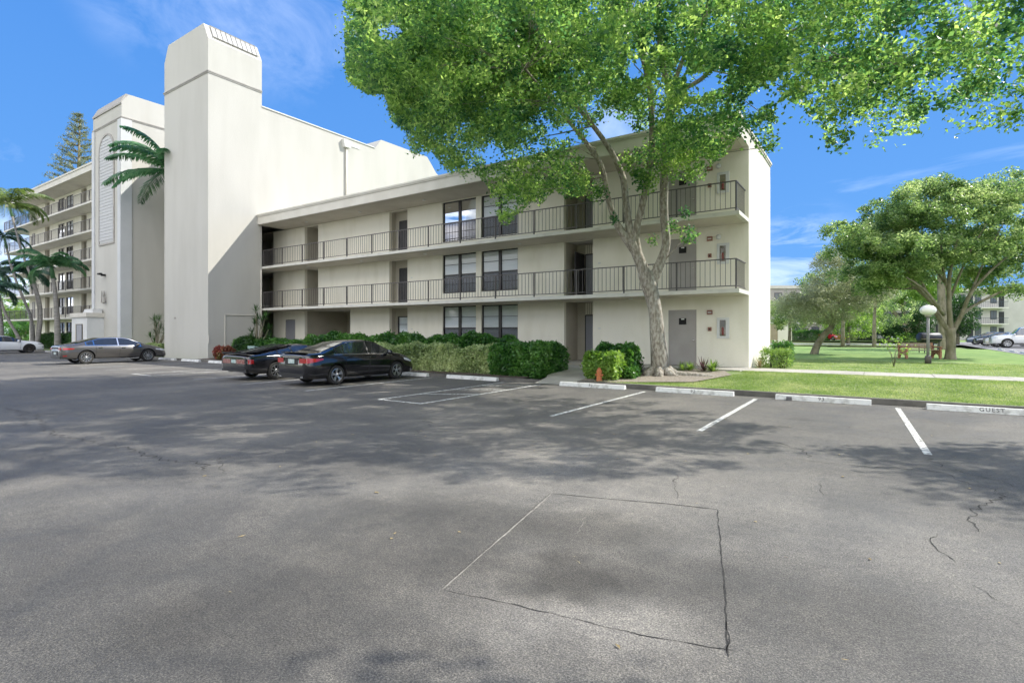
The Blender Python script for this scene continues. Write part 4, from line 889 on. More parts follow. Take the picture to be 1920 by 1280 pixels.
# saplings on the lawn
for px, py, lb in ((1676, 688, 'thin sapling with sparse yellow leaves on the lawn left of the bench'), (1700, 668, 'second thin sapling just left of the park bench')):
    g_ = G(px, py, .3); t = thing('sapling', g_, lb, 'plant'); m = MB(); L2 = []
    for i in range(5):
        a = i*1.3; q2 = (.35*math.cos(a), .35*math.sin(a), .7+.12*i); m.tube([(0, 0, 0), (q2[0]*.3, q2[1]*.3, .5), q2], [.012, .009, .005], 4)
        L2.append(np.array(q2)+RNG.normal(size=(22, 3))*.13)
    m.build('stem', M_bark2, t, True, True); link('leaves', npmesh('leaves', leaves(np.concatenate(L2), .11, .06)), L_lime, t, local=True)

# palms ---------------------------------------------------------------------
def frond(vs, ra, o, az, el, ln, droop, lw=.028, ll=.55, nl=64):
    """rachis arcs up and over; leaflets hang from both sides"""
    pts = []; p = np.array(o, float); e = el; ds = ln/12
    for i in range(13):
        pts.append(p.copy()); p = p+ds*np.array([math.cos(az)*math.cos(e), math.sin(az)*math.cos(e), math.sin(e)]); e -= droop/12*(.5+i/9)
    pts = np.array(pts); ra.tube(pts, [.035*(1-i/14)+.006 for i in range(13)], 5, False)
    side = np.array([-math.sin(az), math.cos(az), 0])
    for k in range(nl):
        t = .10+.9*k/nl; f = t*12; i = min(int(f), 11); q = pts[i]*(1-f+i)+pts[i+1]*(f-i); tg = unit(pts[i+1]-pts[i])
        l = ll*math.sin(PI*min(1, .12+t*.85))**.6*RNG.uniform(.85, 1.1)
        for s in (-1, 1):
            d = unit(side*s*.9+tg*.6+np.array([0, 0, -.35-.2*RNG.random()])+RNG.normal(size=3)*.10)
            w_ = np.cross(d, side*s+np.array([0, 0, .5])); w_ = unit(w_)*lw; m1 = q+d*l*.55; tip = q+d*l+np.array([0, 0, -.16*l])
            vs.append([q-w_*.4, q+w_*.4, m1+w_, m1-w_]); vs.append([m1-w_, m1+w_, tip+w_*.15, tip-w_*.15])
def palm(path, label, lm, nf, ln, els=(-.2, 1.25), name='palm_tree', bark=None, shaft=True, seed=1, azs=None, lw=.03, ll=.6, group='palms beside the six storey wing'):
    path = [(*p[:3], p[3]*.72) for p in path]
    b = Vector(path[0][:3]); t = thing(name, b, label, 'palm tree', group)
    branch_mesh([path], 'trunk', bark or M_bark3, t, 10)
    top = np.array(path[-1][:3]); vs = []; ra = MB(); R_ = random.Random(seed)
    if shaft:
        d = unit(top-np.array(path[-2][:3])); MB().tube([top-d*.2, top+d*.5, top+d*1.1], [path[-1][3]*1.25, path[-1][3]*1.15, .04], 8).build('crownshaft', L_palm, t, True); top = top+d*.95
    for i in range(nf):
        if azs: az, el, l_, dr = azs[i]; frond(vs, ra, top, az, el, l_, dr, lw, ll, 90); continue
        az = 2*PI*i/nf*1.0+R_.uniform(-.25, .25); el = R_.uniform(*els)
        frond(vs, ra, top, az, el, ln*R_.uniform(.85, 1.1), 1.5+.5*R_.random(), lw, ll)
    ra.build('frond_stems', lm, t, True)
    link('fronds', npmesh('fronds', np.array(vs)-np.array(b)), lm, t, local=True)
    return t
def P_(px, py, d, r): v = at(px, py, d); return (v.x, v.y, v.z, r)
palm([P_(42, 652, 50, .26), P_(32, 627, 50, .2), P_(17, 602, 50, .17), P_(4, 572, 50, .15), P_(-8, 525, 50, .13)], 'leaning palm with trunk sweeping out of the left edge', L_palmd, 13, 3.0, seed=3)
palm([P_(61, 652, 49, .26), P_(59, 600, 49, .18), P_(47, 567, 49, .16), P_(33, 534, 49, .14), P_(20, 495, 49, .13), P_(12, 462, 49, .11)], 'palm with dark drooping fronds at mid height by the left edge', L_palmd, 13, 2.6, seed=4, ll=.5)
palm([P_(67, 652, 48, .28), P_(75, 615, 48, .2), P_(76.5, 581, 48, .18), P_(71, 552, 48, .16), P_(60, 522, 48, .15), P_(42, 476, 48, .13), P_(31, 436, 48, .12), P_(22, 402, 48, .12)], 'tallest left palm, S curved trunk and yellow green fronds', L_palmy, 15, 3.4, (0, 1.3), seed=5, lw=.036, ll=.8)
palm([P_(108, 652, 47, .36), P_(108, 620, 47, .32), P_(106, 580, 47, .27), P_(103, 545, 47, .23), P_(99, 518, 47, .2)], 'straight royal palm with green crownshaft, nearest the six storey wing', L_palm, 14, 3.0, (-.1, 1.2), seed=6, lw=.036, ll=.7)
palm([P_(68, 652, 52, .25), P_(73, 590, 52, .17), P_(66, 545, 52, .15), P_(58, 528, 52, .13)], 'lower palm with dark green fronds between the two curved trunks', L_palmd, 12, 2.7, seed=8, lw=.045)
palm([P_(3, 652, 46, .3), P_(1, 600, 46, .22), P_(-4, 560, 46, .2)], 'stout palm trunk cut by the left edge', L_palmd, 12, 2.4, seed=9)
ca = math.atan2(-RT[1], -RT[0])          # towards picture left
palm([P_(318, 668, 37.5, .3), P_(320, 560, 37.5, .22), P_(321, 420, 37.5, .18), P_(321, 345, 37.5, .16)], 'palm standing in the gap between the two towers, fronds reaching left', L_palm, 11, 5.0, azs=[(ca, .95, 5.2, 1.45), (ca+.1, .62, 4.6, 1.15), (ca-.1, .18, 5.4, .85), (ca-.5, .0, 4.6, 1.1), (ca+.5, 1.25, 4.2, 1.3), (ca-1.0, .7, 4.4, 1.4), (ca+1.2, .6, 4.4, 1.4), (ca+2, .6, 4, 1.4), (ca-2, .5, 4, 1.4), (ca+2.7, .8, 4, 1.4), (ca+.9, -.1, 4, 1.0)], seed=10, lw=.045, ll=.78, group='palm between the towers')
palm([(b5.x, b5.y, .2, .26), P_(1639, 610, d5, .22), P_(1641, 570, d5, .18), P_(1642, 552, d5, .16)], 'cabbage palm like post trunk standing alone on the lawn', L_olive, 12, 1.5, seed=11, shaft=False, bark=M_bark2, ll=.4, group='palm on the lawn')
palm([P_(1668, 635, 84, .2), P_(1668, 618, 84, .16)], 'small dark palm in front of the far carport', L_palmd, 11, 2.6, seed=12, shaft=False, lw=.06, group='palm by the carport')
# tall pine behind the left wing
dn = 84; b = at(146, 620, dn); b.z = 0; t = thing('tall_pine', b, 'tall layered pine rising behind the six storey roof', 'tree')
top = at(150, 212, dn); m = MB(); m.tube([(b.x, b.y, 0), (b.x, b.y, top.z*.6), (top.x, top.y, top.z)], [.5, .35, .05], 8); cl2 = []
z = top.z-.4; i = 0
while z > top.z-14:
    h_ = (top.z-z); L3 = .35+h_*.30; nb = 5
    for k in range(nb):
        a = i*.7+k*2*PI/nb+random.uniform(-.2, .2); e = Vector((b.x+L3*math.cos(a), b.y+L3*math.sin(a), z+.35*L3-.1)); s = Vector((b.x, b.y, z)); m.tube([s, s.lerp(e, .5)-Vector((0, 0, .05)), e], [.09, .06, .02], 4, False)
        for q3 in range(int(3+L3*2.2)):
            f = 1-.62*(q3/(3+L3*2.2)); c = np.array(s.lerp(e, f)); cl2.append(c+RNG.normal(size=(15, 3))*np.array([.25, .25, .16]))
    z -= .95; i += 1
m.build('trunk', M_bark2, t, True); link('crown', npmesh('crown', leaves(np.concatenate(cl2), .30, .10, .5)-np.array(b)), L_pine, t, local=True)
# ---------------------------------------------------------------- cars
def paint(name, c, rough=.25, metal=0.0, coat=1.0): return pmat(name, c, rough=rough, metal=metal, coat=coat)
M_glass_car = pmat('car_glass', (.02, .022, .024), rough=.04, coat=1.0, spec=.8)
M_glass_lt = pmat('car_glass_sunlit', (.10, .105, .10), rough=.05, coat=1.0, spec=.8)  # paler copy of the car glass, sunlight put into its colour
M_tail = pmat('tail_light_red', (.35, .012, .012), rough=.12, coat=1.0); M_head = pmat('headlight_clear', (.55, .57, .6), rough=.08, coat=1.0)
M_tyre = pmat('tyre', (.018, .018, .018), (.035, .033, .03), 12, .8); M_alloy = pmat('alloy', (.55, .55, .56), rough=.28, metal=.85); M_alloyd = pmat('alloy_dark', (.10, .085, .075), rough=.35, metal=.8)
M_plate = pmat('licence_plate', (.55, .58, .56), (.3, .45, .42), 9, .5); M_seamd = pmat('panel_gap', (.006, .006, .006), rough=.9); M_under = pmat('underbody', (.012, .012, .012), rough=.95)
M_plastic = pmat('black_trim', (.015, .015, .016), rough=.35); M_cham = pmat('bright_trim', (.7, .7, .7), rough=.12, metal=1)
class Car:
    def __init__(s, c): s.c = c; s.L = c['L']
    def iv(s, key, x):
        p = s.c[key]; return float(np.interp(x, [a for a, b in p], [b for a, b in p]))
    def sm(s, key, x, w=.07): return (s.iv(key, x-w)+2*s.iv(key, x-w/2)+2*s.iv(key, x)+2*s.iv(key, x+w/2)+s.iv(key, x+w))/8
    def plan(s, x):
        h = s.L/2; e = s.c.get('round', .42); t = max(0, (abs(x)-(h-e))/e); return 1-s.c.get('pinch', .16)*t**2.4
    def sec(s, x):
        k = s.plan(x); z0 = s.sm('z0', x); zb = s.sm('zb', x); zt = max(s.sm('zt', x, .12), zb+.02); wb = s.sm('wb', x)*k; wm = s.c['wm']*k; wr = min(s.sm('wr', x)*k, wb-.03)
        cr = .035 if zt-zb > .25 else .02+.012*max(0, zt-zb)
        zr = zt-cr
        if zr < zb+.012: zr = zb+.012
        return [(0, z0), (wm*.88, z0), (wm*.955, z0+.06), (wm, z0+(zb-z0)*.42), (wm*.992, z0+(zb-z0)*.72), (wb, zb), (wr, zr), (wr*.5, zr+(zt-zr)*.8), (0, max(zt, zr+.004))]
    def yz(s, x, z):
        P = s.sec(x); 
        for a, b in zip(P[1:6], P[2:7]):
            if min(a[1], b[1]) <= z <= max(a[1], b[1]): t = (z-a[1])/((b[1]-a[1]) or 1e-6); return a[0]+(b[0]-a[0])*t
        return P[5][0]
    def chaikin(s, P):
        out = [P[0]]
        for a, b in zip(P, P[1:]):
            out.append((a[0]*.8+b[0]*.2, a[1]*.8+b[1]*.2)); out.append((a[0]*.2+b[0]*.8, a[1]*.2+b[1]*.8))
        out.append(P[-1]); return [out[0]]+out[2:-2]+[out[-1]]
def make_car(name, label, cat, loc, rz, c, group=None):
    t = thing(name, loc, label, cat, group, rz); K = Car(c); Lh = c['L']/2; PT = c['paint']
    xs = list(np.linspace(-Lh+.10, Lh-.10, 64)); xs = [-Lh, -Lh+.02, -Lh+.05]+xs+[Lh-.05, Lh-.02, Lh]
    V = []; n = None
    for x in xs:
        P = K.chaikin(K.sec(x)); 
        e = min(Lh-abs(x), .10)/.10; sh = .93+.07*math.sqrt(max(0, 1-(1-e)**2))
        zc = (P[0][1]+P[-1][1])/2; P = [(p[0]*sh, zc+(p[1]-zc)*sh) for p in P]
        full = [(-p[0], p[1]) for p in P[1:-1]][::-1]; ring = [(p[0], p[1]) for p in P]+full
        n = len(ring); V += [(x, p[0], p[1]) for p in ring]
    f = [(i*n+k, i*n+(k+1) % n, (i+1)*n+(k+1) % n, (i+1)*n+k) for i in range(len(xs)-1) for k in range(n)]
    for b0, sx in ((0, 1), ((len(xs)-1)*n, -1)):       # an inset ring keeps each end face flat and crisp
        R_ = V[b0:b0+n]; zc = sum(p[2] for p in R_)/n; b1 = len(V); V += [(p[0]-sx*.006, p[1]*.93, zc+(p[2]-zc)*.93) for p in R_]
        f += [(b0+k, b0+(k+1) % n, b1+(k+1) % n, b1+k) for k in range(n)]; f.append(tuple(range(b1, b1+n)))
    body = MB().add(V, f).build('body', PT, t, True, True)
    # wheel openings
    cut = MB(); rw = c['rw']
    for wx in c['wx']:
        for s in (-1, 1):
            a, b = (.45, 1.2) if s > 0 else (-1.2, -.45); cut.lathe([(rw+.05, a), (rw+.05, b)], (wx, 0, rw+.015), 28, 'y')
    co_ = cut.build('cut', M_under); co_.parent = t; bpy.context.view_layer.update()
    md = body.modifiers.new('b', 'BOOLEAN'); md.object = co_; md.operation = 'DIFFERENCE'; md.solver = 'EXACT'; md.material_mode = 'TRANSFER'
    me = bpy.data.meshes.new_from_object(body.evaluated_get(bpy.context.evaluated_depsgraph_get())); body.modifiers.clear(); body.data = me
    bpy.data.objects.remove(co_)
    try: me.set_sharp_from_angle(angle=math.radians(38))
    except Exception: pass
    # side glass
    def side_patch(x0, x1, s, zlo, zhi, m, nm, off=.006, parent=t, fr=None, nx=14):
        vs = []
        for i in range(nx+1):
            x = x0+(x1-x0)*i/nx; P = K.sec(x); (yb, zb), (yr, zr) = P[5], P[6]; L_ = max(zr-zb, 1e-3); ta, tb = min(zlo/L_, .5), max(1-zhi/L_, .5)
            for q_ in (ta, tb):
                y = yb+(yr-yb)*q_; z = zb+(zr-zb)*q_; nx_, nz_ = zr-zb, yb-yr; l = math.hypot(nx_, nz_); vs.append((x, s*(y+nx_/l*off), z+nz_/l*off))
        fs = [(2*i, 2*i+2, 2*i+3, 2*i+1) for i in range(nx)]
        return MB().add(vs, fs).build(nm, m, parent, True, True)
    for s in (-1, 1):
        sf = side_patch(c['side'][0][0]-.05, c['side'][-1][1]+.05, s, .005, .012, c.get('trimmat', M_plastic), 'window_surround', .004)
        for (a, b) in c['side']:
            side_patch(a, b, s, .03, .035, c.get('sglass', M_glass_car), 'side_window', .009, sf)
    # windscreen and back glass: follow the top of the section
    def top_patch(x0, x1, inset, m, nm, off=.008, nx=12, z=0, w0=1, w1=1):
        vs = []; cols_ = 9
        for i in range(nx+1):
            x = x0+(x1-x0)*i/nx; P = K.sec(x); wr, zr = P[6]; zm = P[7][1]; zt = P[8][1]; w_ = (wr-inset)*(w0+(w1-w0)*i/nx)
            for j in range(cols_):
                y = -w_+2*w_*j/(cols_-1); a_ = abs(y)
                zz = (zt+(zm-zt)*a_/(wr*.5)) if a_ < wr*.5 else zm+(zr-zm)*(a_-wr*.5)/(wr*.5); vs.append((x, y, zz+off+z))
        fs = [(i*cols_+j, (i+1)*cols_+j, (i+1)*cols_+j+1, i*cols_+j+1) for i in range(nx) for j in range(cols_-1)]
        return MB().add(vs, fs).build(nm, m, t, True, True)
    top_patch(c['ws'][0], c['ws'][1], .05, M_glass_car, 'windscreen', .012)
    top_patch(c['bg'][0], c['bg'][1], .06, c.get('bglass', M_glass_car), 'rear_window', .012)
    # panel gaps, handles
    def strip(pts, w, m, nm, s, off=.004, par=t):
        vs = []
        for i, (x, z) in enumerate(pts):
            a = pts[max(i-1, 0)]; b = pts[min(i+1, len(pts)-1)]; d = Vector((b[0]-a[0], b[1]-a[1])).normalized(); nn = Vector((-d.y, d.x))*w/2
            for sg in (1, -1):
                xx, zz = x+nn.x*sg, z+nn.y*sg; vs.append((xx, s*(K.yz(xx, zz)+off), zz))
        return MB().add(vs, [(2*i, 2*i+1, 2*i+3, 2*i+2) for i in range(len(pts)-1)]).build(nm, m, par, True, True)
    for s in (-1, 1):
        for dx in c['doors']:
            zs = np.linspace(c['sill'], K.iv('zb', dx)-.02, 8); strip([(dx+(.06*math.sin((z-.3)*3)), z) for z in zs], .012, M_seamd, 'door_gap', s)
        xx = np.linspace(c['doors'][0], c['doors'][-1], 12); strip([(x, c['sill']) for x in xx], .012, M_seamd, 'sill_gap', s)
        for hx in c['handles']:
            z = K.iv('zb', hx)-.10; y = K.yz(hx, z); MB().box(hx-.09, min(s*y, s*(y+.035)), z-.014, hx+.09, max(s*y, s*(y+.035)), z+.014).build('door_handle', c.get('hmat', PT), t, local=True)
        mx_ = c['mirror']; z = K.iv('zb', mx_)+.06; y = K.yz(mx_, z-.1)
        m = MB(); m.lathe([(.02, -.10), (.075, -.08), (.09, 0), (.075, .07), (.03, .10)], (mx_, s*(y+.12), z+.02), 12, 'y'); m.box(mx_-.03, min(s*(y-.05), s*(y+.06)), z-.04, mx_+.03, max(s*(y-.05), s*(y+.06)), z); m.build('mirror', PT, t, True, True)
        if 'beltline' in c: strip([(x, K.sm('zb', x)-.005) for x in np.linspace(c['side'][0][0]-.15, c['side'][-1][1]+.1, 16)], .018, M_cham, 'belt_trim', s, .006)
        if 'rocker' in c: strip([(x, c['sill']-.05) for x in np.linspace(c['wx'][0]+rw+.1, c['wx'][1]-rw-.1, 10)], .03, c['rocker'], 'sill_trim', s, .008)
    # wheels
    tyre = MB(); tw_ = .21; tyre.lathe([(rw*.66, -tw_/2+.01), (rw*.9, -tw_/2), (rw*.97, -tw_/2+.02), (rw, -tw_/2+.05), (rw, tw_/2-.05), (rw*.97, tw_/2-.02), (rw*.9, tw_/2), (rw*.68, tw_/2-.01), (rw*.66, tw_/2-.05)], (0, 0, 0), 36, 'y', False)
    rim = MB(); R0 = rw*.68
    rim.lathe([(R0, tw_/2-.02), (R0, tw_/2+.004), (R0*.95, tw_/2+.006), (R0*.93, tw_/2-.03), (R0*.90, -.03), (R0*.99, -.03)], (0, 0, 0), 36, 'y', False)
    ns = c.get('spokes', 10)
    for i in range(ns):
        a = 2*PI*i/ns; da = .10 if ns > 7 else .17
        for sg in ((-1, 1) if ns <= 7 else (0,)):
            p = []
            for r_, w_, yy in ((.035, .6, tw_/2-.025), (R0*.96, 1.0, tw_/2-.005)):
                for ss in (-1, 1): aa = a+sg*da*(r_/R0); ww = .012*w_+.006; p.append((r_*math.cos(aa)-ss*ww*math.sin(aa), yy, r_*math.sin(aa)+ss*ww*math.cos(aa)))
            q_ = [(x, y-.02, z) for x, y, z in p]; rim.add(p+q_, [(0, 1, 3, 2), (4, 6, 7, 5), (0, 2, 6, 4), (1, 5, 7, 3), (0, 4, 5, 1), (2, 3, 7, 6)])
    rim.lathe([(.05, tw_/2-.04), (.05, tw_/2-.01), (.035, tw_/2)], (0, 0, 0), 14, 'y')
    hub = MB().lathe([(R0*.75, -.02), (R0*.75, tw_/2-.06)], (0, 0, 0), 24, 'y')
    first = True
    for wx in c['wx']:
        for s in (1, -1):
            h_ = link('wheel', bpy.data.meshes.new('wheel'), M_under, t, local=True) if False else None
            def mk(nm, mb, mat_, par): 
                o = mb.build(nm, mat_, par, True, True); 
                try: o.data.set_sharp_from_angle(angle=math.radians(35))
                except Exception: pass
                return o
            h_ = mk('wheel', hub, M_under, t); h_.location = (wx, s*(c['wm']-tw_/2-.035), rw); h_.rotation_euler = (0, random.random()*2, 0) if s > 0 else (0, random.random()*2, PI)
            mk('tyre', tyre, M_tyre, h_); mk('rim', rim, c.get('rimmat', M_alloy), h_)
            OFF[h_] = Vector((0, 0, 0))
    # rear and front furniture
    for nm, m, x, y0_, y1_, z0_, z1_ in c.get('boxes', []):
        for s in ((1, -1) if y0_ >= 0 and not nm.startswith('_') else (1,)):
            ya, yb = (s*y0_, s*y1_); MB().box(x[0], min(ya, yb), z0_, x[1], max(ya, yb), z1_).build(nm.strip('_'), m, t, local=True)
    def band(x0, x1, z0_, z1_, m, nm, off=.006, both=True, z2=None, z3=None):
        """a lamp that wraps round a corner of the body"""
        for s in ((-1, 1) if both else (1,)):
            vs = []; nx = 8
            for i in range(nx+1):
                f_ = i/nx; x = x0+(x1-x0)*f_; za = z0_+((z2 if z2 is not None else z0_)-z0_)*f_; zb = z1_+((z3 if z3 is not None else z1_)-z1_)*f_
                sh = .93+.07*math.sqrt(max(0, 1-(1-min(Lh-abs(x), .10)/.10)**2))
                for z in (za, (za+zb)/2, zb): vs.append((x, s*(K.yz(x, z)*sh+off), z))
            MB().add(vs, [(3*i+j, 3*i+3+j, 3*i+4+j, 3*i+1+j) for i in range(nx) for j in range(2)]).build(nm, m, t, True, True)
    for b_ in c.get('bands', []): band(**b_)
    return t, K
S = 1.0
blk = paint('car_paint_black', (.006, .006, .008), .12); gry = paint('car_paint_grey', (.075, .07, .066), .26, .25); wht = paint('car_paint_white', (.72, .73, .74), .25); bge = paint('car_paint_beige', (.62, .60, .52), .25); drk = paint('car_paint_dark', (.02, .022, .026), .2); blu = paint('car_paint_blue', (.06, .09, .14), .25); rd = paint('car_paint_red', (.42, .02, .03), .22); blk2 = paint('car_paint_faded_black', (.014, .014, .016), .2)
UP = PI/2
# black mid size sedan seen from its rear right corner
cam = dict(L=4.66, wm=.885, paint=blk, rw=.318, wx=(-1.24, 1.40), sill=.27, doors=(-.95, .05, 1.02), handles=(-.72, .28), mirror=.93, spokes=5,
 z0=[(-2.4, .26), (-2.0, .22), (2.0, .2), (2.4, .24)], zb=[(-2.33, .93), (-1.7, .99), (-1.0, .985), (.2, .95), (1.0, .91), (1.6, .83), (2.15, .66), (2.33, .52)],
 zt=[(-2.33, .985), (-2.22, 1.055), (-1.75, 1.075), (-.75, 1.40), (-.25, 1.44), (.2, 1.445), (.5, 1.40), (1.33, 1.0), (1.8, .92), (2.2, .76), (2.33, .60)],
 wb=[(-2.33, .84), (-1.0, .85), (1.0, .84), (2.33, .80)], wr=[(-2.33, .72), (-1.8, .70), (-.9, .60), (-.2, .585), (.5, .60), (1.2, .70), (2.33, .70)],
 side=((-1.22, -.98), (-.93, .02), (.10, 1.08)), ws=(.52, 1.28), bg=(-1.66, -.78), trimmat=M_plastic, bglass=M_glass_lt, beltline=1, rocker=M_plastic,
 boxes=[('licence_plate', M_plate, (-2.345, -2.30), -.16, .16, .72, .86), ('_plate_trim', M_cham, (-2.352, -2.31), -.42, .42, .905, .93), ('tail_light', M_tail, (-2.345, -2.26), .42, .72, .74, .885), ('exhaust', M_chrome, (-2.36, -2.2), .50, .62, .27, .33), ('_diffuser', M_plastic, (-2.345, -2.2), -.62, .62, .27, .40), ('_plate_recess', M_plastic, (-2.340, -2.2), -.34, .34, .68, .90), ('badge', M_cham, (-2.315, -2.25), -.06, .06, .955, .99)],
 bands=[dict(x0=-2.31, x1=-1.78, z0_=.73, z1_=.89, m=M_tail, nm='tail_light', z2=.83, z3=.875, off=.010), dict(x0=2.28, x1=1.75, z0_=.55, z1_=.66, m=M_head, nm='headlight', z2=.70, z3=.78)])
camt, K = make_car('parked_car', 'glossy black sedan parked nose in at the hedge, red tail lights toward the photographer', 'car', (-15.36, 12.52, .005), UP, cam)
# spoiler lip and fin on the sedan
MB().box(-2.30, -.60, 1.055, -2.14, .60, 1.082).build('boot_lip', blk, camt, local=True)
# wedge coupe with louvres
cou = dict(L=4.75, wm=.90, paint=blk2, rw=.315, wx=(-1.27, 1.30), sill=.27, doors=(-.55, .75), handles=(-.35,), mirror=.68, spokes=8, round=.25, pinch=.10,
 z0=[(-2.4, .36), (-2.2, .28), (-1.9, .22), (2.0, .2), (2.4, .26)], zb=[(-2.375, .80), (-1.7, .87), (.0, .86), (1.0, .80), (2.1, .62), (2.375, .52)],
 zt=[(-2.375, .86), (-2.25, .92), (-1.9, .93), (-.35, 1.235), (.1, 1.25), (.35, 1.22), (1.15, .87), (2.1, .70), (2.375, .58)],
 wb=[(-2.375, .87), (2.375, .84)], wr=[(-2.375, .80), (-1.9, .76), (-.5, .56), (.3, .56), (1.1, .68), (2.375, .72)],
 side=((-1.15, -.62), (-.55, .92)), ws=(.38, 1.08), bg=(-1.85, -.42), sglass=M_glass_car,
 boxes=[('tail_light', pmat('tail_light_smoked', (.20, .03, .03), (.30, .16, .13), 16, .25, coat=1), (-2.385, -2.30), .20, .72, .60, .75), ('_tail_panel', M_plastic, (-2.380, -2.3), -.80, .80, .575, .775), ('licence_plate', M_plate, (-2.386, -2.30), -.14, .14, .62, .74), ('exhaust', M_chrome, (-2.30, -2.1), .42, .50, .27, .33), ('bumper_lip', M_plastic, (-2.37, -2.1), .0, .80, .32, .40)],
 bands=[dict(x0=-2.33, x1=-2.15, z0_=.60, z1_=.75, m=M_tail, nm='side_marker')])
cot, K2 = make_car('parked_car', 'older black wedge shaped coupe with louvres over its rear glass, left of the black sedan', 'car', (-18.85, 12.6, .005), UP, cou)
# louvres: slats stepping down the hatch
fr = MB()
for s in (-1, 1): fr.tube([(x, s*.50*(1+.22*(-.5-x)/1.3), K2.sec(x)[8][1]+.035) for x in np.linspace(-1.85, -.45, 8)], .018, 5)
lf = fr.build('louvre_frame', M_plastic, cot, local=True)
for i in range(9):
    x = -.55-i*.155; z = K2.sec(x)[8][1]; wv = .53+.13*(i/8)
    MB().add([(x, -wv, z+.05), (x, wv, z+.05), (x-.15, wv, z+.052), (x-.15, -wv, z+.052), (x, -wv, z+.038), (x, wv, z+.038), (x-.15, wv, z+.040), (x-.15, -wv, z+.040)], [(0, 1, 2, 3), (4, 7, 6, 5), (0, 4, 5, 1), (1, 5, 6, 2), (2, 6, 7, 3), (3, 7, 4, 0)]).build('louvre', M_plastic, lf, local=True)
MB().prism([(-2.36, .925), (-2.38, 1.0), (-2.22, .985), (-2.16, .93)], -.80, .80, 'y').build('spoiler', blk2, cot, local=True)
# grey fastback saloon by the tower
gen = dict(L=4.98, wm=.915, paint=gry, rw=.345, wx=(-1.42, 1.50), sill=.28, doors=(-1.05, .05, 1.05), handles=(-.78, .28), mirror=.95, spokes=10, hmat=M_cham,
 z0=[(-2.49, .28), (2.49, .24)], zb=[(-2.49, .88), (-1.8, .97), (-1, .965), (.5, .92), (1.2, .88), (2.1, .72), (2.49, .56)],
 zt=[(-2.49, .96), (-2.3, 1.04), (-1.9, 1.07), (-.75, 1.39), (-.2, 1.42), (.3, 1.41), (.6, 1.36), (1.35, 1.02), (2.0, .90), (2.3, .76), (2.49, .62)],
 wb=[(-2.49, .86), (2.49, .82)], wr=[(-2.49, .74), (-1.8, .70), (-.8, .59), (.3, .58), (1.2, .70), (2.49, .72)],
 side=((-1.40, -1.1), (-1.05, .02), (.08, 1.10)), ws=(.62, 1.32), bg=(-1.80, -.78), trimmat=M_cham, beltline=1, rocker=M_cham, sglass=M_glass_car,
 boxes=[('licence_plate', M_plate, (-2.515, -2.46), -.16, .16, .52, .64), ('_plate_recess', M_plastic, (-2.508, -2.46), -.40, .40, .46, .70), ('tail_light', M_tail, (-2.505, -2.44), .46, .74, .77, .86), ('_rear_trim', M_plastic, (-2.503, -2.44), -.44, .44, .80, .90), ('_diffuser', M_plastic, (-2.50, -2.4), -.70, .70, .30, .42), ('exhaust', M_chrome, (-2.45, -2.3), .50, .66, .30, .36)],
 bands=[dict(x0=-2.41, x1=-1.95, z0_=.76, z1_=.86, m=M_tail, nm='tail_light', z2=.80, z3=.84), dict(x0=-2.41, x1=-2.25, z0_=.42, z1_=.47, m=M_tail, nm='reflector'), dict(x0=2.38, x1=1.9, z0_=.60, z1_=.70, m=M_head, nm='headlight', z2=.70, z3=.74)])
make_car('parked_car', 'dark grey metallic fastback sedan with bright window trim, parked nose in by the stair tower', 'car', (-35.6, 12.36, .005), UP, gen)
mus = dict(L=4.75, wm=.93, paint=wht, rw=.345, wx=(-1.30, 1.42), sill=.27, doors=(-.45, .85), handles=(-.25,), mirror=.75, spokes=10, rimmat=M_alloyd,
 z0=[(-2.4, .28), (2.4, .22)], zb=[(-2.375, .92), (-1.4, .97), (.5, .90), (1.2, .87), (2.0, .76), (2.375, .6)],
 zt=[(-2.375, 1.0), (-2.2, 1.08), (-1.7, 1.1), (-.5, 1.36), (.0, 1.38), (.35, 1.34), (1.05, 1.01), (1.9, .93), (2.25, .80), (2.375, .66)],
 wb=[(-2.375, .88), (2.375, .84)], wr=[(-2.375, .74), (-1.7, .68), (-.5, .56), (.3, .56), (1.0, .70), (2.375, .74)],
 side=((-1.0, -.55), (-.5, .88)), ws=(.37, 1.0), bg=(-1.6, -.52), rocker=M_plastic,
 bands=[dict(x0=2.33, x1=1.95, z0_=.66, z1_=.74, m=M_plastic, nm='headlight', z2=.72, z3=.76), dict(x0=2.33, x1=2.2, z0_=.45, z1_=.5, m=M_plastic, nm='reflector'), dict(x0=-2.33, x1=-2.1, z0_=.76, z1_=.9, m=M_tail, nm='tail_light')])
make_car('parked_car', 'white sports coupe at the left edge, cut by the frame, parked facing the palms', 'car', (-56.6, 12.4, .005), UP, mus)
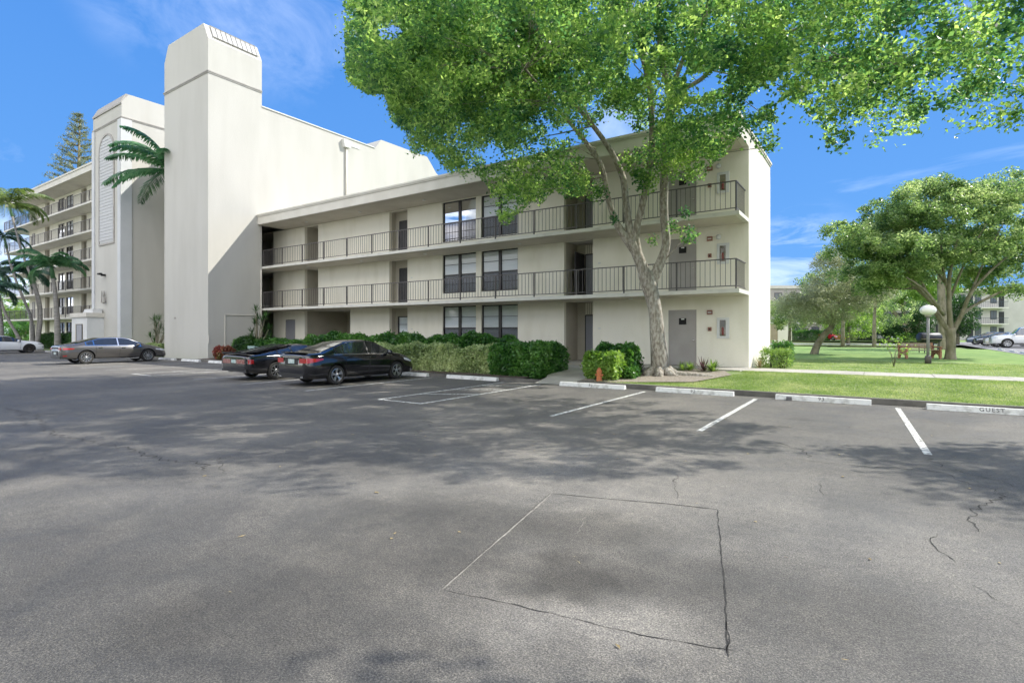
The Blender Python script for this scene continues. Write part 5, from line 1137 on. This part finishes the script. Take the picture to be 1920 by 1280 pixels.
# cars in the lot beyond the lawn, noses toward the grass
suv = dict(L=5.15, wm=.98, paint=wht, rw=.40, wx=(-1.5, 1.50), sill=.42, doors=(-1.0, .15, 1.15), handles=(-.75, .35), mirror=1.05, spokes=7, rimmat=M_alloy, hmat=M_cham, round=.3, pinch=.10,
 z0=[(-2.6, .42), (2.6, .36)], zb=[(-2.57, 1.15), (.9, 1.13), (1.3, 1.12), (2.2, 1.05), (2.57, .86)],
 zt=[(-2.57, 1.5), (-2.45, 1.75), (-2.2, 1.86), (-1, 1.92), (.2, 1.90), (.55, 1.84), (1.15, 1.20), (1.8, 1.17), (2.4, 1.08), (2.57, .92)],
 wb=[(-2.57, .94), (2.57, .90)], wr=[(-2.57, .80), (.4, .74), (1.1, .82), (2.57, .80)],
 side=((-2.3, -1.25), (-1.15, .02), (.12, .98)), ws=(.58, 1.13), bg=(-2.56, -2.5), rocker=M_plastic, beltline=1, sglass=pmat('car_glass_blue', (.03, .06, .12), rough=.05, coat=1.0, spec=.8),
 boxes=[('grille', M_cham, (2.5, 2.58), -.45, .45, .72, .92)], bands=[dict(x0=2.52, x1=2.15, z0_=.80, z1_=.97, m=M_head, nm='headlight')])
make_car('parked_car', 'white pickup style truck in the far lot, cut by the right edge of the photo', 'truck', (11.45, 66.5, .23), PI, suv)
sed = dict(gen, paint=bge, wm=.90, L=4.7, trimmat=M_plastic); sed.pop('beltline'); sed['boxes'] = []; sed['bands'] = [dict(x0=2.30, x1=1.8, z0_=.60, z1_=.70, m=M_head, nm='headlight', z2=.70, z3=.76)]
make_car('parked_car', 'beige sedan just beyond the white truck in the far lot', 'car', (11.2, 69.6, .23), PI, sed)
sed2 = dict(sed, paint=drk); make_car('parked_car', 'dark sedan third along in the far lot, behind the beige sedan', 'car', (11.0, 73.8, .23), PI, sed2)
sed3 = dict(sed, paint=blu); make_car('parked_car', 'blue grey car furthest along the far lot, seen beside the tree stems', 'car', (10.9, 79.5, .23), PI, sed3)
g_ = at(1558, 636, 88); redc = dict(sed, paint=rd); redc['boxes'] = [('grille', M_plastic, (2.28, 2.36), -.4, .4, .42, .58)]
make_car('parked_car', 'red car facing the photographer beyond the lawn hedges', 'car', (g_.x, g_.y, .21), TH-PI/2+.15, redc)
g_ = at(1658, 636, 90); wc = dict(sed, paint=wht); make_car('parked_car', 'white car parked in front of the pale block, left of the dark forked tree', 'car', (g_.x, g_.y, .21), TH-PI/2, wc)
# ---------------------------------------------------------------- lawn furniture and small things
g_ = gr(1740, 680, .28); t = thing('lamp_post', (g_.x, g_.y, .27), 'short lamp post with a white oval globe standing on the lawn', 'lamp post')
m = MB(); m.tube([(0, 0, 0), (0, 0, 2.2)], .06, 12); m.build('pole', pmat('pole_grey', (.16, .16, .16), (.22, .22, .21), 6, .6), t, True, True)
MB().lathe([(.13, -.02), (.12, .3), (.075, .36)], (0, 0, 0), 12).build('base', pmat('pole_base', (.09, .08, .07), rough=.7), t, True, True)
MB().lathe([(.11, 2.14), (.13, 2.17), (.13, 2.23), (.10, 2.25)], (0, 0, 0), 14).build('collar', M_trim, t, True, True)
MB().lathe([(.09, 2.225), (.20, 2.25), (.29, 2.33), (.325, 2.44), (.29, 2.55), (.19, 2.64), (.06, 2.68)], (0, 0, 0), 22).build('globe', pmat('lamp_globe', (.74, .74, .70), rough=.35), t, True, True)
# bench: brown ends, timber slats, side on
g_ = gr(1727, 673, .26); t = thing('park_bench', (g_.x, g_.y+1.2, .24), 'brown park bench with curved ends, half hidden by the lamp post', 'bench', None, TH)
M_bw = pmat('bench_wood', (.26, .11, .06), (.36, .19, .11), 8, .7, stretch=(.2, 1, 1)); M_bs = pmat('bench_slat', (.34, .29, .20), (.28, .2, .13), 6, .8)
for s in (-1, 1):
    m = MB(); m.prism([(-.32, 0), (-.24, 0), (-.20, .18), (0, .30), (.20, .18), (.24, 0), (.34, 0), (.30, .35), (.40, .85), (.33, .87), (.22, .48), (-.28, .46), (-.34, .40)], s*.92-.05, s*.92+.05, 'x'); m.build('end_frame', M_bw, t, local=True)
    m = MB(); m.prism([(-.36, .60), (.26, .64), (.26, .69), (-.36, .66), (-.40, .62)], s*.92-.045, s*.92+.045, 'x'); m.box(s*.92-.04, -.33, .45, s*.92+.04, -.27, .61); m.build('armrest', M_bw, t, local=True)
for i in range(4): MB().box(-.87, -.28+i*.125, .465, .87, -.18+i*.125, .495).build('seat_slat', M_bs, t, local=True)
for i in range(3): MB().box(-.87, .235+.045*i, .56+.105*i, .87, .265+.045*i, .64+.105*i).build('back_slat', M_bs, t, local=True)
# barrel grill
g_ = gr(1742, 661, .25); t = thing('barrel_grill', (g_.x, g_.y, .24), 'black barrel barbecue grill on a stand behind the lamp post', 'grill', None, TH)
m = MB(); m.lathe([(.0, -.72), (.30, -.70), (.36, -.62), (.36, .62), (.30, .70), (.0, .72)], (0, 0, 1.05), 20, 'x'); m.build('barrel', pmat('grill_black', (.02, .022, .027), rough=.5), t, True, True)
m = MB()
for x in (-.5, .5):
    for y in (-.25, .25): m.tube([(x, y, 0), (x, y, .85)], .03, 6)
m.box(-.55, -.3, .3, .55, .3, .33); m.build('stand', M_frame, t, local=True); m = MB().box(-.8, -.62, .95, .8, -.36, .98); m.build('side_shelf', M_bs, t, local=True)
m = MB(); m.tube([(.55, 0, 1.35), (.55, 0, 1.95)], .06, 8); m.build('chimney', M_frame, t, local=True)
# orange marker
g_ = gr(1137, 719, .12); t = thing('marker_post', (-7.35, 15.86, .12), 'stubby orange rounded marker in front of the bright shrub, above the wheel stop stencilled 91', 'marker')
M_or = pmat('marker_orange', (.46, .14, .04), (.34, .12, .055), 9, .7)
MB().lathe([(.095, 0), (.10, .04), (.088, .07), (.083, .28), (.093, .31), (.093, .34), (.075, .38), (.04, .44), (.02, .455)], (0, 0, 0), 14).build('barrel', M_or, t, True, True)
for s in (-1, 1): MB().lathe([(.035, 0), (.035, s*.05), (.02, s*.06)], (s*.08, 0, .22), 8, 'x').build('side_cap', M_or, t, True, True)
# utility box by the tower hedge
t = thing('utility_box', (-27.6, 16.2, .1), 'small pale green utility box in the bed behind the louvred coupe', 'utility box')
M_ut = pmat('utility_green', (.25, .36, .33), rough=.6); MB().box(-.3, -.25, 0, .3, .25, .72).build('cabinet', M_ut, t, local=True); MB().prism([(-.29, .72), (.29, .72), (.29, .78), (-.29, .86)], -.33, .33, 'x').build('lid', M_ut, t, local=True)
# ---------------------------------------------------------------- sky, sun, camera
sc = bpy.context.scene
w = bpy.data.worlds.new('World'); sc.world = w; w.use_nodes = True; N = w.node_tree.nodes; L = w.node_tree.links
bg = N['Background']; sky = N.new('ShaderNodeTexSky'); sky.sky_type = 'NISHITA'; sky.sun_disc = False
EL = math.radians(43.8); AZ = math.radians(45)
sky.sun_elevation = EL; sky.sun_rotation = AZ; sky.air_density = 1.0; sky.dust_density = .3; sky.ozone_density = 2.0
hs = N.new('ShaderNodeHueSaturation'); hs.inputs['Saturation'].default_value = 1.12; hs.inputs['Value'].default_value = 1.0
L.new(sky.outputs[0], hs.inputs['Color'])
tc = N.new('ShaderNodeTexCoord'); sp = N.new('ShaderNodeSeparateXYZ'); L.new(tc.outputs['Generated'], sp.inputs[0])
dv = N.new('ShaderNodeVectorMath'); dv.operation = 'DIVIDE'; ad = N.new('ShaderNodeMath'); ad.operation = 'ADD'; ad.inputs[1].default_value = .12
L.new(sp.outputs['Z'], ad.inputs[0]); L.new(tc.outputs['Generated'], dv.inputs[0])
cb = N.new('ShaderNodeCombineXYZ')
for i in range(3): L.new(ad.outputs[0], cb.inputs[i])
L.new(cb.outputs[0], dv.inputs[1])
mp = N.new('ShaderNodeMapping'); mp.inputs['Scale'].default_value = (1.0, 1.9, 1); mp.inputs['Rotation'].default_value = (0, 0, 1.0); mp.inputs['Location'].default_value = (2.3, 4.1, 0)
L.new(dv.outputs[0], mp.inputs['Vector'])
n1 = N.new('ShaderNodeTexNoise'); n1.inputs['Scale'].default_value = .8; n1.inputs['Detail'].default_value = 9; n1.inputs['Roughness'].default_value = .6; n1.inputs['Distortion'].default_value = .5
L.new(mp.outputs[0], n1.inputs['Vector'])
r = N.new('ShaderNodeValToRGB'); r.color_ramp.elements[0].position = .56; r.color_ramp.elements[1].position = .80
r.color_ramp.elements[0].color = (0, 0, 0, 1); r.color_ramp.elements[1].color = (.22, .22, .22, 1); L.new(n1.outputs['Fac'], r.inputs['Fac'])
gm = N.new('ShaderNodeValToRGB'); gm.color_ramp.elements[0].position = 0; gm.color_ramp.elements[1].position = .75
gm.color_ramp.elements[0].color = (.42, 1.15, 2.5, 1); gm.color_ramp.elements[1].color = (.14, .62, 2.0, 1); L.new(sp.outputs['Z'], gm.inputs['Fac'])
g2 = N.new('ShaderNodeMix'); g2.data_type = 'RGBA'; g2.inputs['Factor'].default_value = .985; L.new(hs.outputs[0], g2.inputs['A']); L.new(gm.outputs[0], g2.inputs['B'])
mx = N.new('ShaderNodeMix'); mx.data_type = 'RGBA'; L.new(r.outputs['Color'], mx.inputs['Factor']); L.new(g2.outputs['Result'], mx.inputs['A']); mx.inputs['B'].default_value = (4.2, 4.6, 5.2, 1)
def wisp(px, py, inner, outer, sc, stretch, seed, amt, last):
    v = (at(px, py, 10)-Vector((0, 0, H))).normalized()
    dp = N.new('ShaderNodeVectorMath'); dp.operation = 'DOT_PRODUCT'; dp.inputs[1].default_value = v; L.new(tc.outputs['Generated'], dp.inputs[0])
    mr = N.new('ShaderNodeMapRange'); mr.interpolation_type = 'SMOOTHSTEP'; mr.inputs['From Min'].default_value = outer; mr.inputs['From Max'].default_value = inner; L.new(dp.outputs['Value'], mr.inputs['Value'])
    m_ = N.new('ShaderNodeMapping'); m_.inputs['Scale'].default_value = stretch; m_.inputs['Location'].default_value = (seed, seed*2, seed); L.new(tc.outputs['Generated'], m_.inputs['Vector'])
    nn = N.new('ShaderNodeTexNoise'); nn.inputs['Scale'].default_value = sc; nn.inputs['Detail'].default_value = 10; nn.inputs['Roughness'].default_value = .62; nn.inputs['Distortion'].default_value = .6; L.new(m_.outputs[0], nn.inputs['Vector'])
    rr = N.new('ShaderNodeMapRange'); rr.inputs['From Min'].default_value = .42; rr.inputs['From Max'].default_value = .72; rr.inputs['To Max'].default_value = amt; L.new(nn.outputs['Fac'], rr.inputs['Value'])
    k_ = N.new('ShaderNodeMath'); k_.operation = 'MULTIPLY'; L.new(mr.outputs[0], k_.inputs[0]); L.new(rr.outputs[0], k_.inputs[1])
    o_ = N.new('ShaderNodeMix'); o_.data_type = 'RGBA'; L.new(k_.outputs[0], o_.inputs['Factor']); L.new(last, o_.inputs['A']); o_.inputs['B'].default_value = (4.4, 4.7, 5.2, 1); return o_.outputs['Result']
SKY = mx.outputs['Result']
SKY = wisp(540, -60, .999, .975, 6, (1, 1, 1.6), 3.1, .2, SKY); SKY = wisp(360, -40, .999, .985, 7, (1, 1, 1.5), 5.7, .15, SKY)
SKY = wisp(1500, 520, .999, .991, 6, (1, 1, 4), 1.3, .45, SKY); SKY = wisp(0, 580, .999, .988, 4, (1, 1, 2), 7.3, 1.3, SKY); SKY = wisp(1180, 240, .9995, .997, 5, (1, 1, 2), 2.2, .3, SKY)
# unseen bank of bright cloud behind the camera, added to fill the shade
yb = N.new('ShaderNodeMapRange'); yb.inputs['From Min'].default_value = .05; yb.inputs['From Max'].default_value = -.55; L.new(sp.outputs['Y'], yb.inputs['Value'])
cr2 = N.new('ShaderNodeValToRGB'); cr2.color_ramp.elements[0].position = .36; cr2.color_ramp.elements[1].position = .6; L.new(n1.outputs['Fac'], cr2.inputs['Fac'])
mm = N.new('ShaderNodeMath'); mm.operation = 'MULTIPLY'; L.new(yb.outputs[0], mm.inputs[0]); L.new(cr2.outputs['Color'], mm.inputs[1])
m3 = N.new('ShaderNodeMix'); m3.data_type = 'RGBA'; L.new(mm.outputs[0], m3.inputs['Factor']); L.new(SKY, m3.inputs['A']); m3.inputs['B'].default_value = (9.8, 9.5, 9.0, 1)
L.new(m3.outputs['Result'], bg.inputs['Color']); bg.inputs['Strength'].default_value = .15
sl = bpy.data.lights.new('sun', 'SUN'); sl.energy = 2.7; sl.angle = math.radians(.6); sl.color = (1, .96, .88)
so = bpy.data.objects.new('sun', sl); C.objects.link(so)
sd = Vector((math.sin(AZ)*math.cos(EL), math.cos(AZ)*math.cos(EL), math.sin(EL))); so.rotation_euler = sd.to_track_quat('Z', 'Y').to_euler(); so.location = sd*60
cd = bpy.data.cameras.new('camera'); co = bpy.data.objects.new('camera', cd); C.objects.link(co); sc.camera = co
co.location = (0, 0, H); co.rotation_euler = (PI/2, 0, TH); cd.sensor_width = 36; cd.lens = 36*F/1920; cd.shift_y = -(640-HY)/1920; cd.clip_start = .05; cd.clip_end = 2000
sc.view_settings.view_transform = 'Standard'; sc.view_settings.look = 'None'; sc.view_settings.exposure = 1.4; sc.view_settings.gamma = 1
sc.render.engine = 'CYCLES'; sc.cycles.transparent_max_bounces = 16; sc.cycles.max_bounces = 5; sc.cycles.diffuse_bounces = 3; sc.cycles.use_adaptive_sampling = True; sc.cycles.adaptive_threshold = .025
